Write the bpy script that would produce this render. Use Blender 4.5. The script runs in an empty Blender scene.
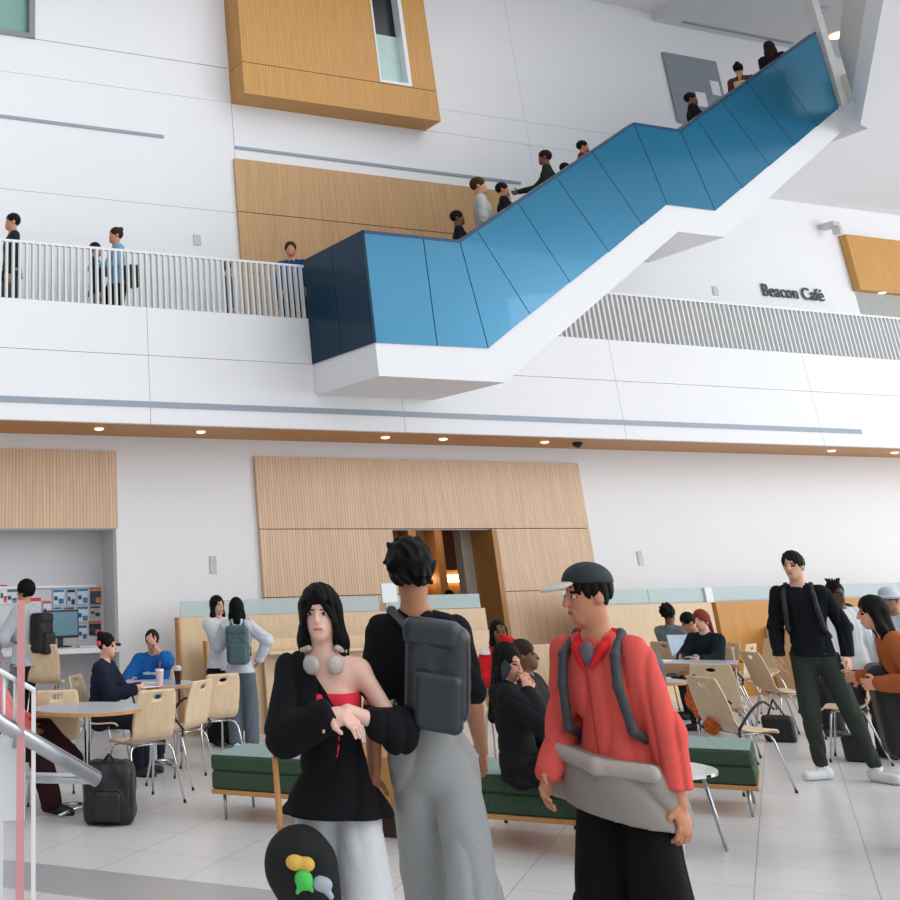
import bpy, math, random
import numpy as np
random.seed(7); np.random.seed(7)
sc=bpy.context.scene; COL=sc.collection
V=lambda *a: np.array(a,float)
# ------------------------------------------------------------------ camera
F_,PX,PY=1108.,98.,151.; HC_=1.65
pitch,roll,yaw=[math.radians(a) for a in (21.45,-1.19,20.98)]
cy,sy=math.cos(yaw),math.sin(yaw);c_,s_=math.cos(pitch),math.sin(pitch);cr,sr=math.cos(roll),math.sin(roll)
M=np.array([[cr,-sr,0],[sr,cr,0],[0,0,1]])@np.array([[1,0,0],[0,s_,-c_],[0,c_,s_]])@np.array([[cy,-sy,0],[sy,cy,0],[0,0,1]])
C0=V(0,0,HC_)
def on(x,y,ax,v):
    r=M.T@V((x-PX)/F_,(y-PY)/F_,1); return C0+(v-C0[ax])/r[ax]*r
def dep(x,y,z): return C0+z*(M.T@V((x-PX)/F_,(y-PY)/F_,1))
from mathutils import Matrix, Vector
cam=bpy.data.objects.new('camera',bpy.data.cameras.new('camera')); COL.objects.link(cam); sc.camera=cam
m=Matrix(((M[0,0],-M[1,0],-M[2,0],0),(M[0,1],-M[1,1],-M[2,1],0),(M[0,2],-M[1,2],-M[2,2],HC_),(0,0,0,1)))
cam.matrix_world=m
cam.data.sensor_fit='HORIZONTAL'; cam.data.sensor_width=36; cam.data.lens=F_/900*36
cam.data.shift_x=(450-PX)/900; cam.data.shift_y=(PY-450)/900; cam.data.clip_end=200; cam.data.clip_start=.05
TA=math.radians(-50.4); eA=V(math.cos(TA),math.sin(TA),0); eB=V(-math.sin(TA),math.cos(TA),0)
def AB(a,b,z=0): p=a*eA+b*eB; return V(p[0],p[1],z)
# ------------------------------------------------------------------ materials
def srgb(c):
    return tuple((((x/255)/12.92) if x/255<=.04045 else (((x/255)+.055)/1.055)**2.4) for x in c)
MATS={}
def mat(name,col,rough=.6,metal=0,var=.06,scale=6,bump=0,stretch=None,emit=0,trans=0,spec=.5,coat=0,alpha=1,ecol=None):
    if name in MATS: return MATS[name]
    mt=bpy.data.materials.new(name); mt.use_nodes=True; nt=mt.node_tree; b=nt.nodes['Principled BSDF']
    c=srgb(col)
    tc=nt.nodes.new('ShaderNodeTexCoord'); nz=nt.nodes.new('ShaderNodeTexNoise'); nz.inputs['Scale'].default_value=scale
    nz.inputs['Detail'].default_value=3
    if stretch:
        mp=nt.nodes.new('ShaderNodeMapping'); mp.inputs['Scale'].default_value=stretch
        nt.links.new(tc.outputs['Object'],mp.inputs['Vector']); nt.links.new(mp.outputs[0],nz.inputs['Vector'])
    else: nt.links.new(tc.outputs['Object'],nz.inputs['Vector'])
    rp=nt.nodes.new('ShaderNodeValToRGB')
    rp.color_ramp.elements[0].position=.3; rp.color_ramp.elements[1].position=.7
    rp.color_ramp.elements[0].color=(*[x*(1-var) for x in c],1); rp.color_ramp.elements[1].color=(*[min(1,x*(1+var)) for x in c],1)
    nt.links.new(nz.outputs['Fac'],rp.inputs['Fac']); nt.links.new(rp.outputs['Color'],b.inputs['Base Color'])
    b.inputs['Roughness'].default_value=rough; b.inputs['Metallic'].default_value=metal
    b.inputs['Specular IOR Level'].default_value=spec
    if coat: b.inputs['Coat Weight'].default_value=coat
    if trans: b.inputs['Transmission Weight'].default_value=trans
    if alpha<1: b.inputs['Alpha'].default_value=alpha
    if emit:
        b.inputs['Emission Color'].default_value=(*srgb(ecol or col),1); b.inputs['Emission Strength'].default_value=emit
    if bump:
        bp=nt.nodes.new('ShaderNodeBump'); bp.inputs['Strength'].default_value=bump; bp.inputs['Distance'].default_value=.004
        nt.links.new(nz.outputs['Fac'],bp.inputs['Height']); nt.links.new(bp.outputs[0],b.inputs['Normal'])
    MATS[name]=mt; return mt
WALL=mat('white_paint',(238,238,240),.7,var=.012,scale=.6)
WALLD=mat('joint_grey',(214,216,220),.8)
SOFF=mat('beige_paint',(214,208,200),.8,var=.02)
OAK=mat('light_oak',(214,178,140),.55,var=.10,scale=3,stretch=(9,9,.6))
OAKF=mat('furniture_oak',(224,196,160),.45,var=.07,scale=4,stretch=(6,6,.8))
OAKD=mat('honey_oak',(200,140,66),.5,var=.09,scale=3,stretch=(9,9,.5))
OAKE=mat('oak_edge',(196,140,84),.5,var=.1,scale=20)
BROWN=mat('brown_oak',(176,124,66),.5,var=.12,scale=4,stretch=(8,8,.6))
STEEL=mat('brushed_steel',(178,180,184),.28,1,var=.05,scale=30)
CHROME=mat('chrome_tube',(200,202,206),.12,1,var=.02)
BLACK=mat('black_plastic',(18,18,20),.45)
LAM=mat('grey_laminate',(176,180,190),.35,var=.02)
WHITE=mat('white_metal',(232,234,236),.4,var=.01)
GRN=mat('green_upholstery',(56,78,58),.95,var=.2,scale=90,bump=.3)
GRNT=mat('pale_green_upholstery',(138,160,156),.9,var=.12,scale=90,bump=.3)
GREYB=mat('grey_metal_strip',(150,160,172),.5,var=.03)
def slats(name,col,pitch=.03,depth=.35):
    mt=mat(name,col,.5,var=.10,scale=3,stretch=(9,9,.5)); nt=mt.node_tree; b=nt.nodes['Principled BSDF']
    tc=nt.nodes.new('ShaderNodeTexCoord'); sx=nt.nodes.new('ShaderNodeSeparateXYZ'); nt.links.new(tc.outputs['Object'],sx.inputs[0])
    mu=nt.nodes.new('ShaderNodeMath'); mu.operation='DIVIDE'; mu.inputs[1].default_value=pitch; nt.links.new(sx.outputs['X'],mu.inputs[0])
    fr=nt.nodes.new('ShaderNodeMath'); fr.operation='FRACT'; nt.links.new(mu.outputs[0],fr.inputs[0])
    gt=nt.nodes.new('ShaderNodeMath'); gt.operation='LESS_THAN'; gt.inputs[1].default_value=.28; nt.links.new(fr.outputs[0],gt.inputs[0])
    ml=nt.nodes.new('ShaderNodeMath'); ml.operation='MULTIPLY'; ml.inputs[1].default_value=depth; nt.links.new(gt.outputs[0],ml.inputs[0])
    mx=nt.nodes.new('ShaderNodeMixRGB'); mx.blend_type='MULTIPLY'; nt.links.new(ml.outputs[0],mx.inputs['Fac'])
    src=b.inputs['Base Color'].links[0].from_socket; nt.links.new(src,mx.inputs['Color1']); c=srgb(col); mx.inputs['Color2'].default_value=(.45,.32,.2,1)
    nt.links.new(mx.outputs[0],b.inputs['Base Color']); return mt
SLAT=slats('slatted_oak',(224,192,160),.045,.4)
SLATH=slats('slatted_honey_oak',(204,150,78),.05,.25)
SLATU=slats('slatted_tan_oak',(200,158,110),.05,.2)
BLUE=mat('blue_lacquer_panel',(16,112,148),.28,.35,var=.02,scale=.5,coat=.3)
BLUED=mat('dark_gap',(8,30,48),.6)
# frosted glass / clear glass
FROST=mat('frosted_glass',(196,214,214),.35,var=.02,alpha=.72,spec=.5)
def glass(name,col,alpha):
    return mat(name,col,.05,var=.01,alpha=alpha)
CLEAR=glass('clear_glass',(225,235,240),.10); PINKG=glass('pink_glass_edge',(226,160,160),.75)
# ------------------------------------------------------------------ mesh helpers
class MB:
    def __init__(s): s.v=[];s.f=[];s.mi=[];s.sm=[]
    def add(s,v,f,mi=0,sm=False):
        o=len(s.v); s.v+= [tuple(map(float,p)) for p in v]; s.f+=[tuple(o+i for i in q) for q in f]; s.mi+=[mi]*len(f); s.sm+=[sm]*len(f); return s
    def box(s,x0,x1,y0,y1,z0,z1,mi=0,R=None,c=None,bev=0):
        if bev>0:
            b=min(bev,(x1-x0)/2.01,(y1-y0)/2.01,(z1-z0)/2.01); v=[];
            # bevelled box: 24 verts
            for sx in (0,1):
                for sy_ in (0,1):
                    for sz in (0,1):
                        X=(x0,x1)[sx];Y=(y0,y1)[sy_];Z=(z0,z1)[sz];dx,dy,dz=[(b,-b)[k] for k in (sx,sy_,sz)]
                        v+=[(X,Y+dy,Z+dz),(X+dx,Y,Z+dz),(X+dx,Y+dy,Z)]
            def i(a,b_,c,k): return (a*4+b_*2+c)*3+k
            f=[]
            f+=[(i(0,0,0,0),i(0,0,1,0),i(0,1,1,0),i(0,1,0,0)),(i(1,0,0,0),i(1,1,0,0),i(1,1,1,0),i(1,0,1,0))]
            f+=[(i(0,0,0,1),i(1,0,0,1),i(1,0,1,1),i(0,0,1,1)),(i(0,1,0,1),i(0,1,1,1),i(1,1,1,1),i(1,1,0,1))]
            f+=[(i(0,0,0,2),i(0,1,0,2),i(1,1,0,2),i(1,0,0,2)),(i(0,0,1,2),i(1,0,1,2),i(1,1,1,2),i(0,1,1,2))]
            for a in (0,1):
                for q in (0,1):
                    e=[(i(a,q,0,0),i(a,q,0,1),i(a,q,1,1),i(a,q,1,0)),(i(a,0,q,0),i(a,1,q,0),i(a,1,q,2),i(a,0,q,2)),(i(0,a,q,1),i(0,a,q,2),i(1,a,q,2),i(1,a,q,1))]
                    f+=e
            for a in (0,1):
                for q in (0,1):
                    for w in (0,1): f.append((i(a,q,w,0),i(a,q,w,1),i(a,q,w,2)))
        else:
            v=[(x,y,z) for x in (x0,x1) for y in (y0,y1) for z in (z0,z1)]
            f=[(0,1,3,2),(4,6,7,5),(0,4,5,1),(2,3,7,6),(0,2,6,4),(1,5,7,3)]
        if R is not None:
            v=[R@np.array(p)+(c if c is not None else 0) for p in v]
        s.add(v,f,mi); return s
    def tube(s,pts,r,n=10,mi=0,cap=True):
        pts=[np.array(p,float) for p in pts]; L=len(pts); rs=r if isinstance(r,(list,tuple)) else [r]*L
        rings=[];pu=None
        for k,p in enumerate(pts):
            t=pts[min(k+1,L-1)]-pts[max(k-1,0)]; t/=np.linalg.norm(t)+1e-9
            if pu is None:
                a=V(0,0,1) if abs(t[2])<.9 else V(1,0,0); u=np.cross(t,a)
            else: u=pu-t*(pu@t)
            u/=np.linalg.norm(u)+1e-9; pu=u; w=np.cross(t,u)
            rings+=[p+rs[k]*(math.cos(2*math.pi*j/n)*u+math.sin(2*math.pi*j/n)*w) for j in range(n)]
        f=[(k*n+j,k*n+(j+1)%n,(k+1)*n+(j+1)%n,(k+1)*n+j) for k in range(L-1) for j in range(n)]
        s.add(rings,f,mi,True)
        if cap:
            o=len(s.v)-len(rings); s.f.append(tuple(o+j for j in range(n))[::-1]); s.f.append(tuple(o+(L-1)*n+j for j in range(n))); s.mi+=[mi,mi]; s.sm+=[False,False]
        return s
    def lathe(s,prof,c=(0,0,0),n=32,mi=0,sx=1,sy=1):
        v=[];L=len(prof)
        for r,z in prof: v+=[(c[0]+sx*r*math.cos(2*math.pi*j/n),c[1]+sy*r*math.sin(2*math.pi*j/n),c[2]+z) for j in range(n)]
        f=[(k*n+j,k*n+(j+1)%n,(k+1)*n+(j+1)%n,(k+1)*n+j) for k in range(L-1) for j in range(n)]
        s.add(v,f,mi,False)
        o=len(s.v)-len(v); s.f.append(tuple(o+j for j in range(n))[::-1]); s.f.append(tuple(o+(L-1)*n+j for j in range(n))); s.mi+=[mi,mi]; s.sm+=[False,False]
        return s
    def prism(s,poly,y0,y1,mi=0):  # poly in (x,z), extruded along y
        n=len(poly); v=[(x,y0,z) for x,z in poly]+[(x,y1,z) for x,z in poly]
        f=[tuple(range(n)),tuple(range(2*n-1,n-1,-1))]+[(i,i+n,(i+1)%n+n,(i+1)%n) for i in range(n)]
        return s.add(v,f,mi)
    def prismz(s,poly,z0,z1,mi=0):
        n=len(poly); v=[(x,y,z0) for x,y in poly]+[(x,y,z1) for x,y in poly]
        f=[tuple(range(n-1,-1,-1)),tuple(range(n,2*n))]+[(i,(i+1)%n,(i+1)%n+n,i+n) for i in range(n)]
        return s.add(v,f,mi)
    def build(s,name,mats,parent=None,loc=None,rz=0):
        me=bpy.data.meshes.new(name); me.from_pydata(s.v,[],s.f)
        for m_ in (mats if isinstance(mats,(list,tuple)) else [mats]): me.materials.append(m_)
        me.polygons.foreach_set('material_index',s.mi); me.polygons.foreach_set('use_smooth',s.sm)
        import bmesh
        bm=bmesh.new(); bm.from_mesh(me); bmesh.ops.recalc_face_normals(bm,faces=bm.faces[:]); bm.to_mesh(me); bm.free()
        o=bpy.data.objects.new(name,me); COL.objects.link(o)
        if parent is not None: o.parent=parent
        if loc is not None: o.location=loc
        o.rotation_euler[2]=rz; return o
def tag(o,label=None,cat=None,group=None,kind=None):
    if label:o['label']=label
    if cat:o['category']=cat
    if group:o['group']=group
    if kind:o['kind']=kind
    return o
def empty(name,loc,rz,label,cat,group=None):
    o=bpy.data.objects.new(name,None); o.empty_display_size=.1; COL.objects.link(o); o.location=loc; o.rotation_euler[2]=rz
    return tag(o,label,cat,group)
def kids(o): return [c for c in bpy.data.objects if c.parent==o]
CH={}
def setp(o,p): o.parent=p
def dup(root,loc,rz,label,group=None,skip=()):
    r=root.copy(); COL.objects.link(r); r.location=loc; r.rotation_euler[2]=rz; r['label']=label
    if group:r['group']=group
    for ch in kids(root):
        if ch.name.split('.')[0] in skip: continue
        c=ch.copy(); COL.objects.link(c); c.parent=r
        for g in kids(ch):
            d=g.copy(); COL.objects.link(d); d.parent=c
    return r
def face(P,phi):  # phi: 0 towards the camera, 90 image right, 180 away, -90 image left
    u=V(P[0],P[1]); u/=np.linalg.norm(u); r=V(u[1],-u[0]); a=math.radians(phi)
    Fv=-math.cos(a)*u+math.sin(a)*r
    return math.atan2(Fv[0],-Fv[1])
S=lambda o:tag(o,kind='structure')
# ------------------------------------------------------------------ room shell
YW=14.0; YF=12.73; YS=11.27
# floor
def floor():
    mb=MB(); mb.add([(-14,-14,0),(30,-14,0),(30,34,0),(-14,34,0)],[(0,1,2,3)])
    mt=bpy.data.materials.new('floor_tiles'); mt.use_nodes=True; nt=mt.node_tree; b=nt.nodes['Principled BSDF']
    tc=nt.nodes.new('ShaderNodeTexCoord'); sx=nt.nodes.new('ShaderNodeSeparateXYZ'); nt.links.new(tc.outputs['Object'],sx.inputs[0])
    def mth(op,a,b_=None):
        n=nt.nodes.new('ShaderNodeMath'); n.operation=op
        for i,q in enumerate((a,b_)):
            if q is None: continue
            if isinstance(q,(int,float)): n.inputs[i].default_value=q
            else: nt.links.new(q,n.inputs[i])
        return n.outputs[0]
    def joint(s_o,off):
        fr=mth('FRACT',mth('DIVIDE',mth('SUBTRACT',s_o,off),.6)); return mth('LESS_THAN',fr,.011)
    j=mth('MAXIMUM',joint(sx.outputs['X'],-.47),joint(sx.outputs['Y'],6.99))
    band=mth('MULTIPLY',mth('GREATER_THAN',sx.outputs['Y'],6.40),mth('LESS_THAN',sx.outputs['Y'],6.99))
    band=mth('MULTIPLY',band,mth('LESS_THAN',sx.outputs['X'],-2.2))
    nz=nt.nodes.new('ShaderNodeTexNoise'); nz.inputs['Scale'].default_value=1.3; nz.inputs['Detail'].default_value=4; nt.links.new(tc.outputs['Object'],nz.inputs['Vector'])
    wn=nt.nodes.new('ShaderNodeTexWhiteNoise'); wn.noise_dimensions='2D'
    cx=nt.nodes.new('ShaderNodeCombineXYZ'); nt.links.new(mth('FLOOR',mth('DIVIDE',mth('SUBTRACT',sx.outputs['X'],-.47),.6)),cx.inputs[0]); nt.links.new(mth('FLOOR',mth('DIVIDE',mth('SUBTRACT',sx.outputs['Y'],6.99),.6)),cx.inputs[1]); nt.links.new(cx.outputs[0],wn.inputs['Vector'])
    rp=nt.nodes.new('ShaderNodeValToRGB'); rp.color_ramp.elements[0].color=(*srgb((205,203,203)),1); rp.color_ramp.elements[1].color=(*srgb((224,222,222)),1)
    nt.links.new(mth('ADD',mth('MULTIPLY',nz.outputs['Fac'],.6),mth('MULTIPLY',wn.outputs['Value'],.4)),rp.inputs['Fac'])
    m1=nt.nodes.new('ShaderNodeMixRGB'); m1.inputs['Color2'].default_value=(*srgb((170,168,170)),1); nt.links.new(band,m1.inputs['Fac']); nt.links.new(rp.outputs[0],m1.inputs['Color1'])
    m2=nt.nodes.new('ShaderNodeMixRGB'); m2.inputs['Color2'].default_value=(*srgb((160,160,164)),1); nt.links.new(j,m2.inputs['Fac']); nt.links.new(m1.outputs[0],m2.inputs['Color1'])
    nt.links.new(m2.outputs[0],b.inputs['Base Color']); b.inputs['Roughness'].default_value=.3
    # counter-rotate vertices so object coords line up with tile axes
    R=np.array([[math.cos(-TA),-math.sin(-TA),0],[math.sin(-TA),math.cos(-TA),0],[0,0,1]])
    mb.v=[tuple(R@np.array(p)) for p in mb.v]
    o=mb.build('floor',mt); o.rotation_euler[2]=TA; S(o)
floor()
def panels(mb,x0,x1,z0,z1,y0,y1,xs,zs,g=.007):
    X=[x0]+xs+[x1]; Z=[z0]+zs+[z1]
    for i in range(len(X)-1):
        for j in range(len(Z)-1):
            mb.box(X[i]+(g if i else 0),X[i+1]-(g if i<len(X)-2 else 0),y0,y1,Z[j]+(g if j else 0),Z[j+1]-(g if j<len(Z)-2 else 0),0)
# lower and upper back wall, one plane, with alcove and doorway openings
mb=MB(); D=.12
AX0,AX1,AZ=0.5,5.51,2.33; DX0,DX1,DZ=9.66,11.38,2.31
mb.box(-12,AX0,YW,YW+D,0,4.6); mb.box(AX0,AX1,YW,YW+D,AZ,4.6); mb.box(AX1,DX0,YW,YW+D,0,4.6); mb.box(DX0,DX1,YW,YW+D,DZ,4.6); mb.box(DX1,34,YW,YW+D,0,4.6)
# upper: cafe opening at x 20.53.. z 4.6-7.6
WX0,WX1=-1.5,4.40
panels(mb,-12,7.60,4.6,9.20,YW,YW+D,[],[6.81,8.61],.003)
mb.box(-12,WX0,YW,YW+D,9.2,14);mb.box(WX0,WX1,YW,YW+D,11.3,14);mb.box(WX1,7.60,YW,YW+D,9.214,14)
panels(mb,7.612,20.5,4.6,14,YW,YW+D,[13.36],[8.61,9.05],.003)
mb.box(20.5,34,YW,YW+D,7.62,14)
mb.box(7.59,7.62,YW+.02,YW+D,4.6,14,1); mb.box(-12,20.4,YW+.03,YW+.10,6.79,6.83,1);mb.box(-12,20.4,YW+.03,YW+.10,8.59,8.63,1);mb.box(7.6,20.4,YW+.03,YW+.10,9.03,9.07,1);mb.box(13.34,13.38,YW+.03,YW+.1,4.7,14,1);mb.box(-12,7.6,YW+.03,YW+.1,9.19,9.22,1)
S(mb.build('wall_back',[WALL,WALLD]))
# alcove shell
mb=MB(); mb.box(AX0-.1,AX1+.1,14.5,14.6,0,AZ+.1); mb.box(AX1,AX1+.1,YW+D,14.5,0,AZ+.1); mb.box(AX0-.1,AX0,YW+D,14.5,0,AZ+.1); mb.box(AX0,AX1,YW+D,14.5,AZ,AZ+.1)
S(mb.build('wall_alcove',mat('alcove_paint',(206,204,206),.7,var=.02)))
# doorway corridor
mb=MB(); mb.box(DX1-.01,DX1+.08,YW-.052,14.46,0,DZ+.0); o=mb.build('door_1',BROWN); S(o)  # oak reveal of the doorway; shade of its side face painted in as browner oak
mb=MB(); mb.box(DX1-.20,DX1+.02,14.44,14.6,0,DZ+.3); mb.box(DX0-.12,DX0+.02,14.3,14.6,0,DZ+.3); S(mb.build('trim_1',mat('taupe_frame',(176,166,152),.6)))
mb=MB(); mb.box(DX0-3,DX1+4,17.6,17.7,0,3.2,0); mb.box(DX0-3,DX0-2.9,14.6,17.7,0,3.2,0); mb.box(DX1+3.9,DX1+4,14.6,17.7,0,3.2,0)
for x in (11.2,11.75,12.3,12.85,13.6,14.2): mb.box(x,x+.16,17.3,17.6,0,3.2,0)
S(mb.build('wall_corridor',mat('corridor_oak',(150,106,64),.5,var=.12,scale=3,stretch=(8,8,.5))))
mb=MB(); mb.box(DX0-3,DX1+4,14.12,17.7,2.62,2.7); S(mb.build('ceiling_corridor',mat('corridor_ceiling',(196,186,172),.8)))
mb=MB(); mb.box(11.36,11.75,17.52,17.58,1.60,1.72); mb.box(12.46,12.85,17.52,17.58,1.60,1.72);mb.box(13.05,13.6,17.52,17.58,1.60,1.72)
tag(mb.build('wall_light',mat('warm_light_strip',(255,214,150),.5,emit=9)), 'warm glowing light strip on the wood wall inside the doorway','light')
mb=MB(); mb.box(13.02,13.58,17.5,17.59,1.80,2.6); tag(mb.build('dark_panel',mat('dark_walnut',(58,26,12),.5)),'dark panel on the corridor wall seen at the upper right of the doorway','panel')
L=bpy.data.lights.new('corridor_lamp','AREA'); L.energy=16; L.color=(1,.82,.60); L.size=1.2; lo=bpy.data.objects.new('corridor_lamp',L); COL.objects.link(lo); lo.location=(12.6,16.6,2.55)
# left upper window and cafe opening
mb=MB(); mb.box(WX0,WX1,YW+.08,YW+.10,9.21,11.3); S(mb.build('window_1',mat('green_window_glass',(120,164,156),.15,var=.12,scale=.6)))
mb=MB(); mb.box(WX1-.09,WX1,YW-.03,YW+.1,9.21,11.3);mb.box(WX0,WX1-.09,YW-.03,YW+.1,9.20,9.28); S(mb.build('trim_2',mat('window_frame_grey',(140,140,136),.5)))
mb=MB(); mb.box(20.4,34,17,17.1,4.4,7.7); mb.box(20.4,20.5,14.12,17,4.4,7.7); mb.box(20.5,34,14.12,17,7.62,7.7); S(mb.build('wall_cafe',mat('cafe_paint',(206,206,200),.8)))
mb=MB(); mb.box(20.47,22.1,13.85,13.995,6.52,7.60,0); o=mb.build('oak_bulkhead',[SLATH]); tag(o,'oak clad bulkhead box above the cafe opening at the right edge','bulkhead')
mb=MB(); mb.lathe([(.06,0),(.07,-.01),(.05,-.02)],(21.1,13.9,6.52)); tag(mb.build('downlight',mat('lamp_white',(255,246,230),.4,emit=1.0)),'small white downlight under the oak bulkhead by the cafe opening','light')
mb=MB(); mb.box(20.9,22.0,14.6,14.7,5.9,6.3); tag(mb.build('menu_board',mat('pale_green_board',(178,196,190),.5)),'pale green board inside the cafe opening','board')
# wood wall panels
def panel(name,x0,x1,z0,z1,zj,m_,label,y0=YW-.05,xj=None,holes=None):
    mb=MB(); mb.box(x0+.01,x1-.01,y0+.02,YW,z0,z1,1)
    Z=[z0]+zj+[z1]
    for j in range(len(Z)-1):
        a,b=Z[j]+(.006 if j else 0),Z[j+1]-(.006 if j<len(Z)-2 else 0)
        if holes and a<holes[2]-.1:
            mb.box(x0,holes[0],y0,YW-.01,a,b,0); mb.box(holes[1],x1,y0,YW-.01,a,b,0)
        else: mb.box(x0,x1,y0,YW-.01,a,b,0)
    return mb
JD=mat('dark_joint',(96,66,40),.8)
mb=panel('a',7.56,13.18,0,3.28,[1.47,2.325],SLAT,'',holes=(DX0,DX1,2.32)); mb.v=mb.v; mb.f=mb.f
# remove backing over the door by rebuilding backing
mb2=MB()
Zs=[0,1.47,2.325,3.28]
for j in range(3):
    a,b=Zs[j]+.005,Zs[j+1]-.005
    if j<2:
        mb2.box(7.56,DX0,YW-.05,YW-.005,a,b); mb2.box(DX1,13.18,YW-.05,YW-.005,a,b)
    else: mb2.box(7.56,13.18,YW-.05,YW-.005,a,b)
mb2.box(7.58,DX0-.01,YW-.03,YW,0,3.27,1);mb2.box(DX1+.01,13.16,YW-.03,YW,0,3.27,1);mb2.box(7.58,13.16,YW-.03,YW,2.32,3.27,1)
tag(mb2.build('wall_panel',[SLAT,JD]),'large slatted pale oak panel on the ground floor wall around the doorway','panel')
mb=MB(); mb.box(-.5,5.52,YW-.05,YW-.005,2.34,3.30); tag(mb.build('wall_panel',[SLAT]),'slatted oak panel above the computer alcove at left','panel')
XE=on(478,187,1,14)[0]
mb=MB(); mb.box(7.57,XE+.6,YW-.05,YW-.005,6.826,7.67);mb.box(7.57,XE+.6,YW-.05,YW-.005,5.9,6.814);mb.box(7.57,XE+.6,YW-.05,YW-.005,4.5,5.888);mb.box(7.6,XE+.58,YW-.03,YW,4.6,7.66,1)
tag(mb.build('wall_panel',[SLATU,JD]),'tan oak panel on the balcony level wall behind the blue staircase','panel')
# projecting oak box window
BX0,BX1,BY,BZ=7.61,11.20,13.57,8.60
e=empty('bay_box',(BX0,BY,BZ),0,'honey oak clad box projecting high on the upper wall with a narrow window','bay')
wx0,wx1,wz=10.18,10.78,9.15
w0=on(371,0,1,BY)[0];w1=on(412,86,1,BY)[0];w2=on(380,82,1,BY)
wx0,wx1,wz=w2[0],w1,w2[2]
zj=on(240,61,1,BY)[2]
def rel(mb): mb.v=[(x-BX0,y-BY,z-BZ) for x,y,z in mb.v]; return mb
mb=MB()
mb.box(BX0,BX1,BY,14,BZ,zj-.006); mb.box(BX0,wx0,BY,14,zj+.006,14); mb.box(wx1,BX1,BY,14,zj+.006,14); mb.box(BX0+.02,BX1-.02,BY+.02,14,zj-.02,zj+.02,1)
mb.box(wx0,wx1,BY+.0,14,zj+.006,wz)
rel(mb).build('cladding',[SLATH,JD],e)
mb=MB(); mb.box(wx0,wx1,BY+.2,BY+.22,wz,14,0); mb.box(wx0,wx1,BY+.12,BY+.14,wz+.04,wz+.95,1)
mb.box(wx0+.1,wx1,BY+.16,BY+.19,wz+.95,14,2)
rel(mb).build('window_pane',[mat('dark_green_glass',(34,58,48),.1,var=.3,scale=1.2),mat('frost_film',(186,212,204),.5),mat('dark_room',(16,22,22),.3)],e)
mb=MB(); mb.box(wx1-.07,wx1,BY-.01,BY+.2,wz,14); mb.box(wx0,wx1-.07,BY-.01,BY+.2,wz,wz+.05); mb.box(wx0,wx0+.03,BY-.01,BY+.2,wz+.05,14)
rel(mb).build('window_frame',WHITE,e)
# recessed linear strips on walls
for x0,x1,z,l in ((-3,6.42,7.895,'grey linear air slot on the upper wall left of the tan panel'),(7.62,13.02,7.87,'grey linear air slot above the tan oak wall panel')):
    mb=MB(); mb.box(x0,x1,YW-.02,YW+.01,z-.022,z+.022,0)
    tag(mb.build('air_slot',[GREYB]),l,'vent')
mb=MB(); mb.box(-3,17.9,YF-.012,YF+.01,3.69,3.76); tag(mb.build('air_slot',[GREYB]),'long grey linear air slot low on the balcony front','vent')
# balcony: soffit, fascia, floor
mb=MB(); mb.box(-8,34,YF+.01,YW,3.50,3.55,0); S(mb.build('ceiling_soffit',[mat('soffit_oak',(196,136,66),.5,var=.05,scale=3,stretch=(.6,9,9))]))
mb=MB(); mb.box(-8,34,13.78,YW-.02,3.49,3.50); 
mb=MB()
panels(mb,-8,34,3.49,4.93,YF,YF+.1,[5.5,9.2,13.0,17.0],[4.33],.0035); mb.box(-8,34,YF+.03,YF+.1,3.5,4.9,1); mb.box(-8,34,YF+.1,YW,4.30,4.48,0)
S(mb.build('wall_balcony',[WALL,WALLD]))
for i,(x,y) in enumerate(((118,421),(198,432),(370,440),(420,443),(530,444),(562,445),(800,454),(860,456))):
    p=on(x,y,2,3.5); p[1]=13.3
    mb=MB()
    dark=x==562
    mb.lathe([(.045,.0),(.06,-.004),(.06,-.02),(.03,-.03)] if not dark else [(.07,0),(.075,-.03),(.055,-.06),(.02,-.08)],(p[0],p[1],3.5),20)
    if dark: tag(mb.build('security_camera',mat('dark_dome',(36,34,34),.2)),'small dark dome camera on the oak soffit below the staircase','camera')
    else: tag(mb.build('downlight',MATS['lamp_white']),'small round downlight in the oak soffit strip under the balcony','light','downlights in the soffit')
def railing(x0,x1,label,sp=.1):
    e=empty('balcony_railing',(x0,YF+.05,4.93),0,label,'railing','balcony railings')
    mb=MB(); mb.box(0,x1-x0,-.025,.025,.735,.765); mb.build('top_rail',WHITE,e)
    mb=MB(); mb.box(0,x1-x0,-.02,.02,.0,.02); mb.build('bottom_rail',WHITE,e)
    n=int((x1-x0)/sp); b=MB().box(-.013,.013,-.03,.03,.02,.735).build('baluster',mat('baluster_grey',(224,225,223),.5,var=.01),e); b.location=(.05,0,0)
    for i in range(1,n):
        c=b.copy(); COL.objects.link(c); c.parent=e; c.location=(.05+sp*i,0,0)
railing(3.1,7.88,'white vertical bar balcony railing left of the blue staircase',.085); railing(11.0,20.9,'white vertical bar balcony railing to the right under the blue staircase')
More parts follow.
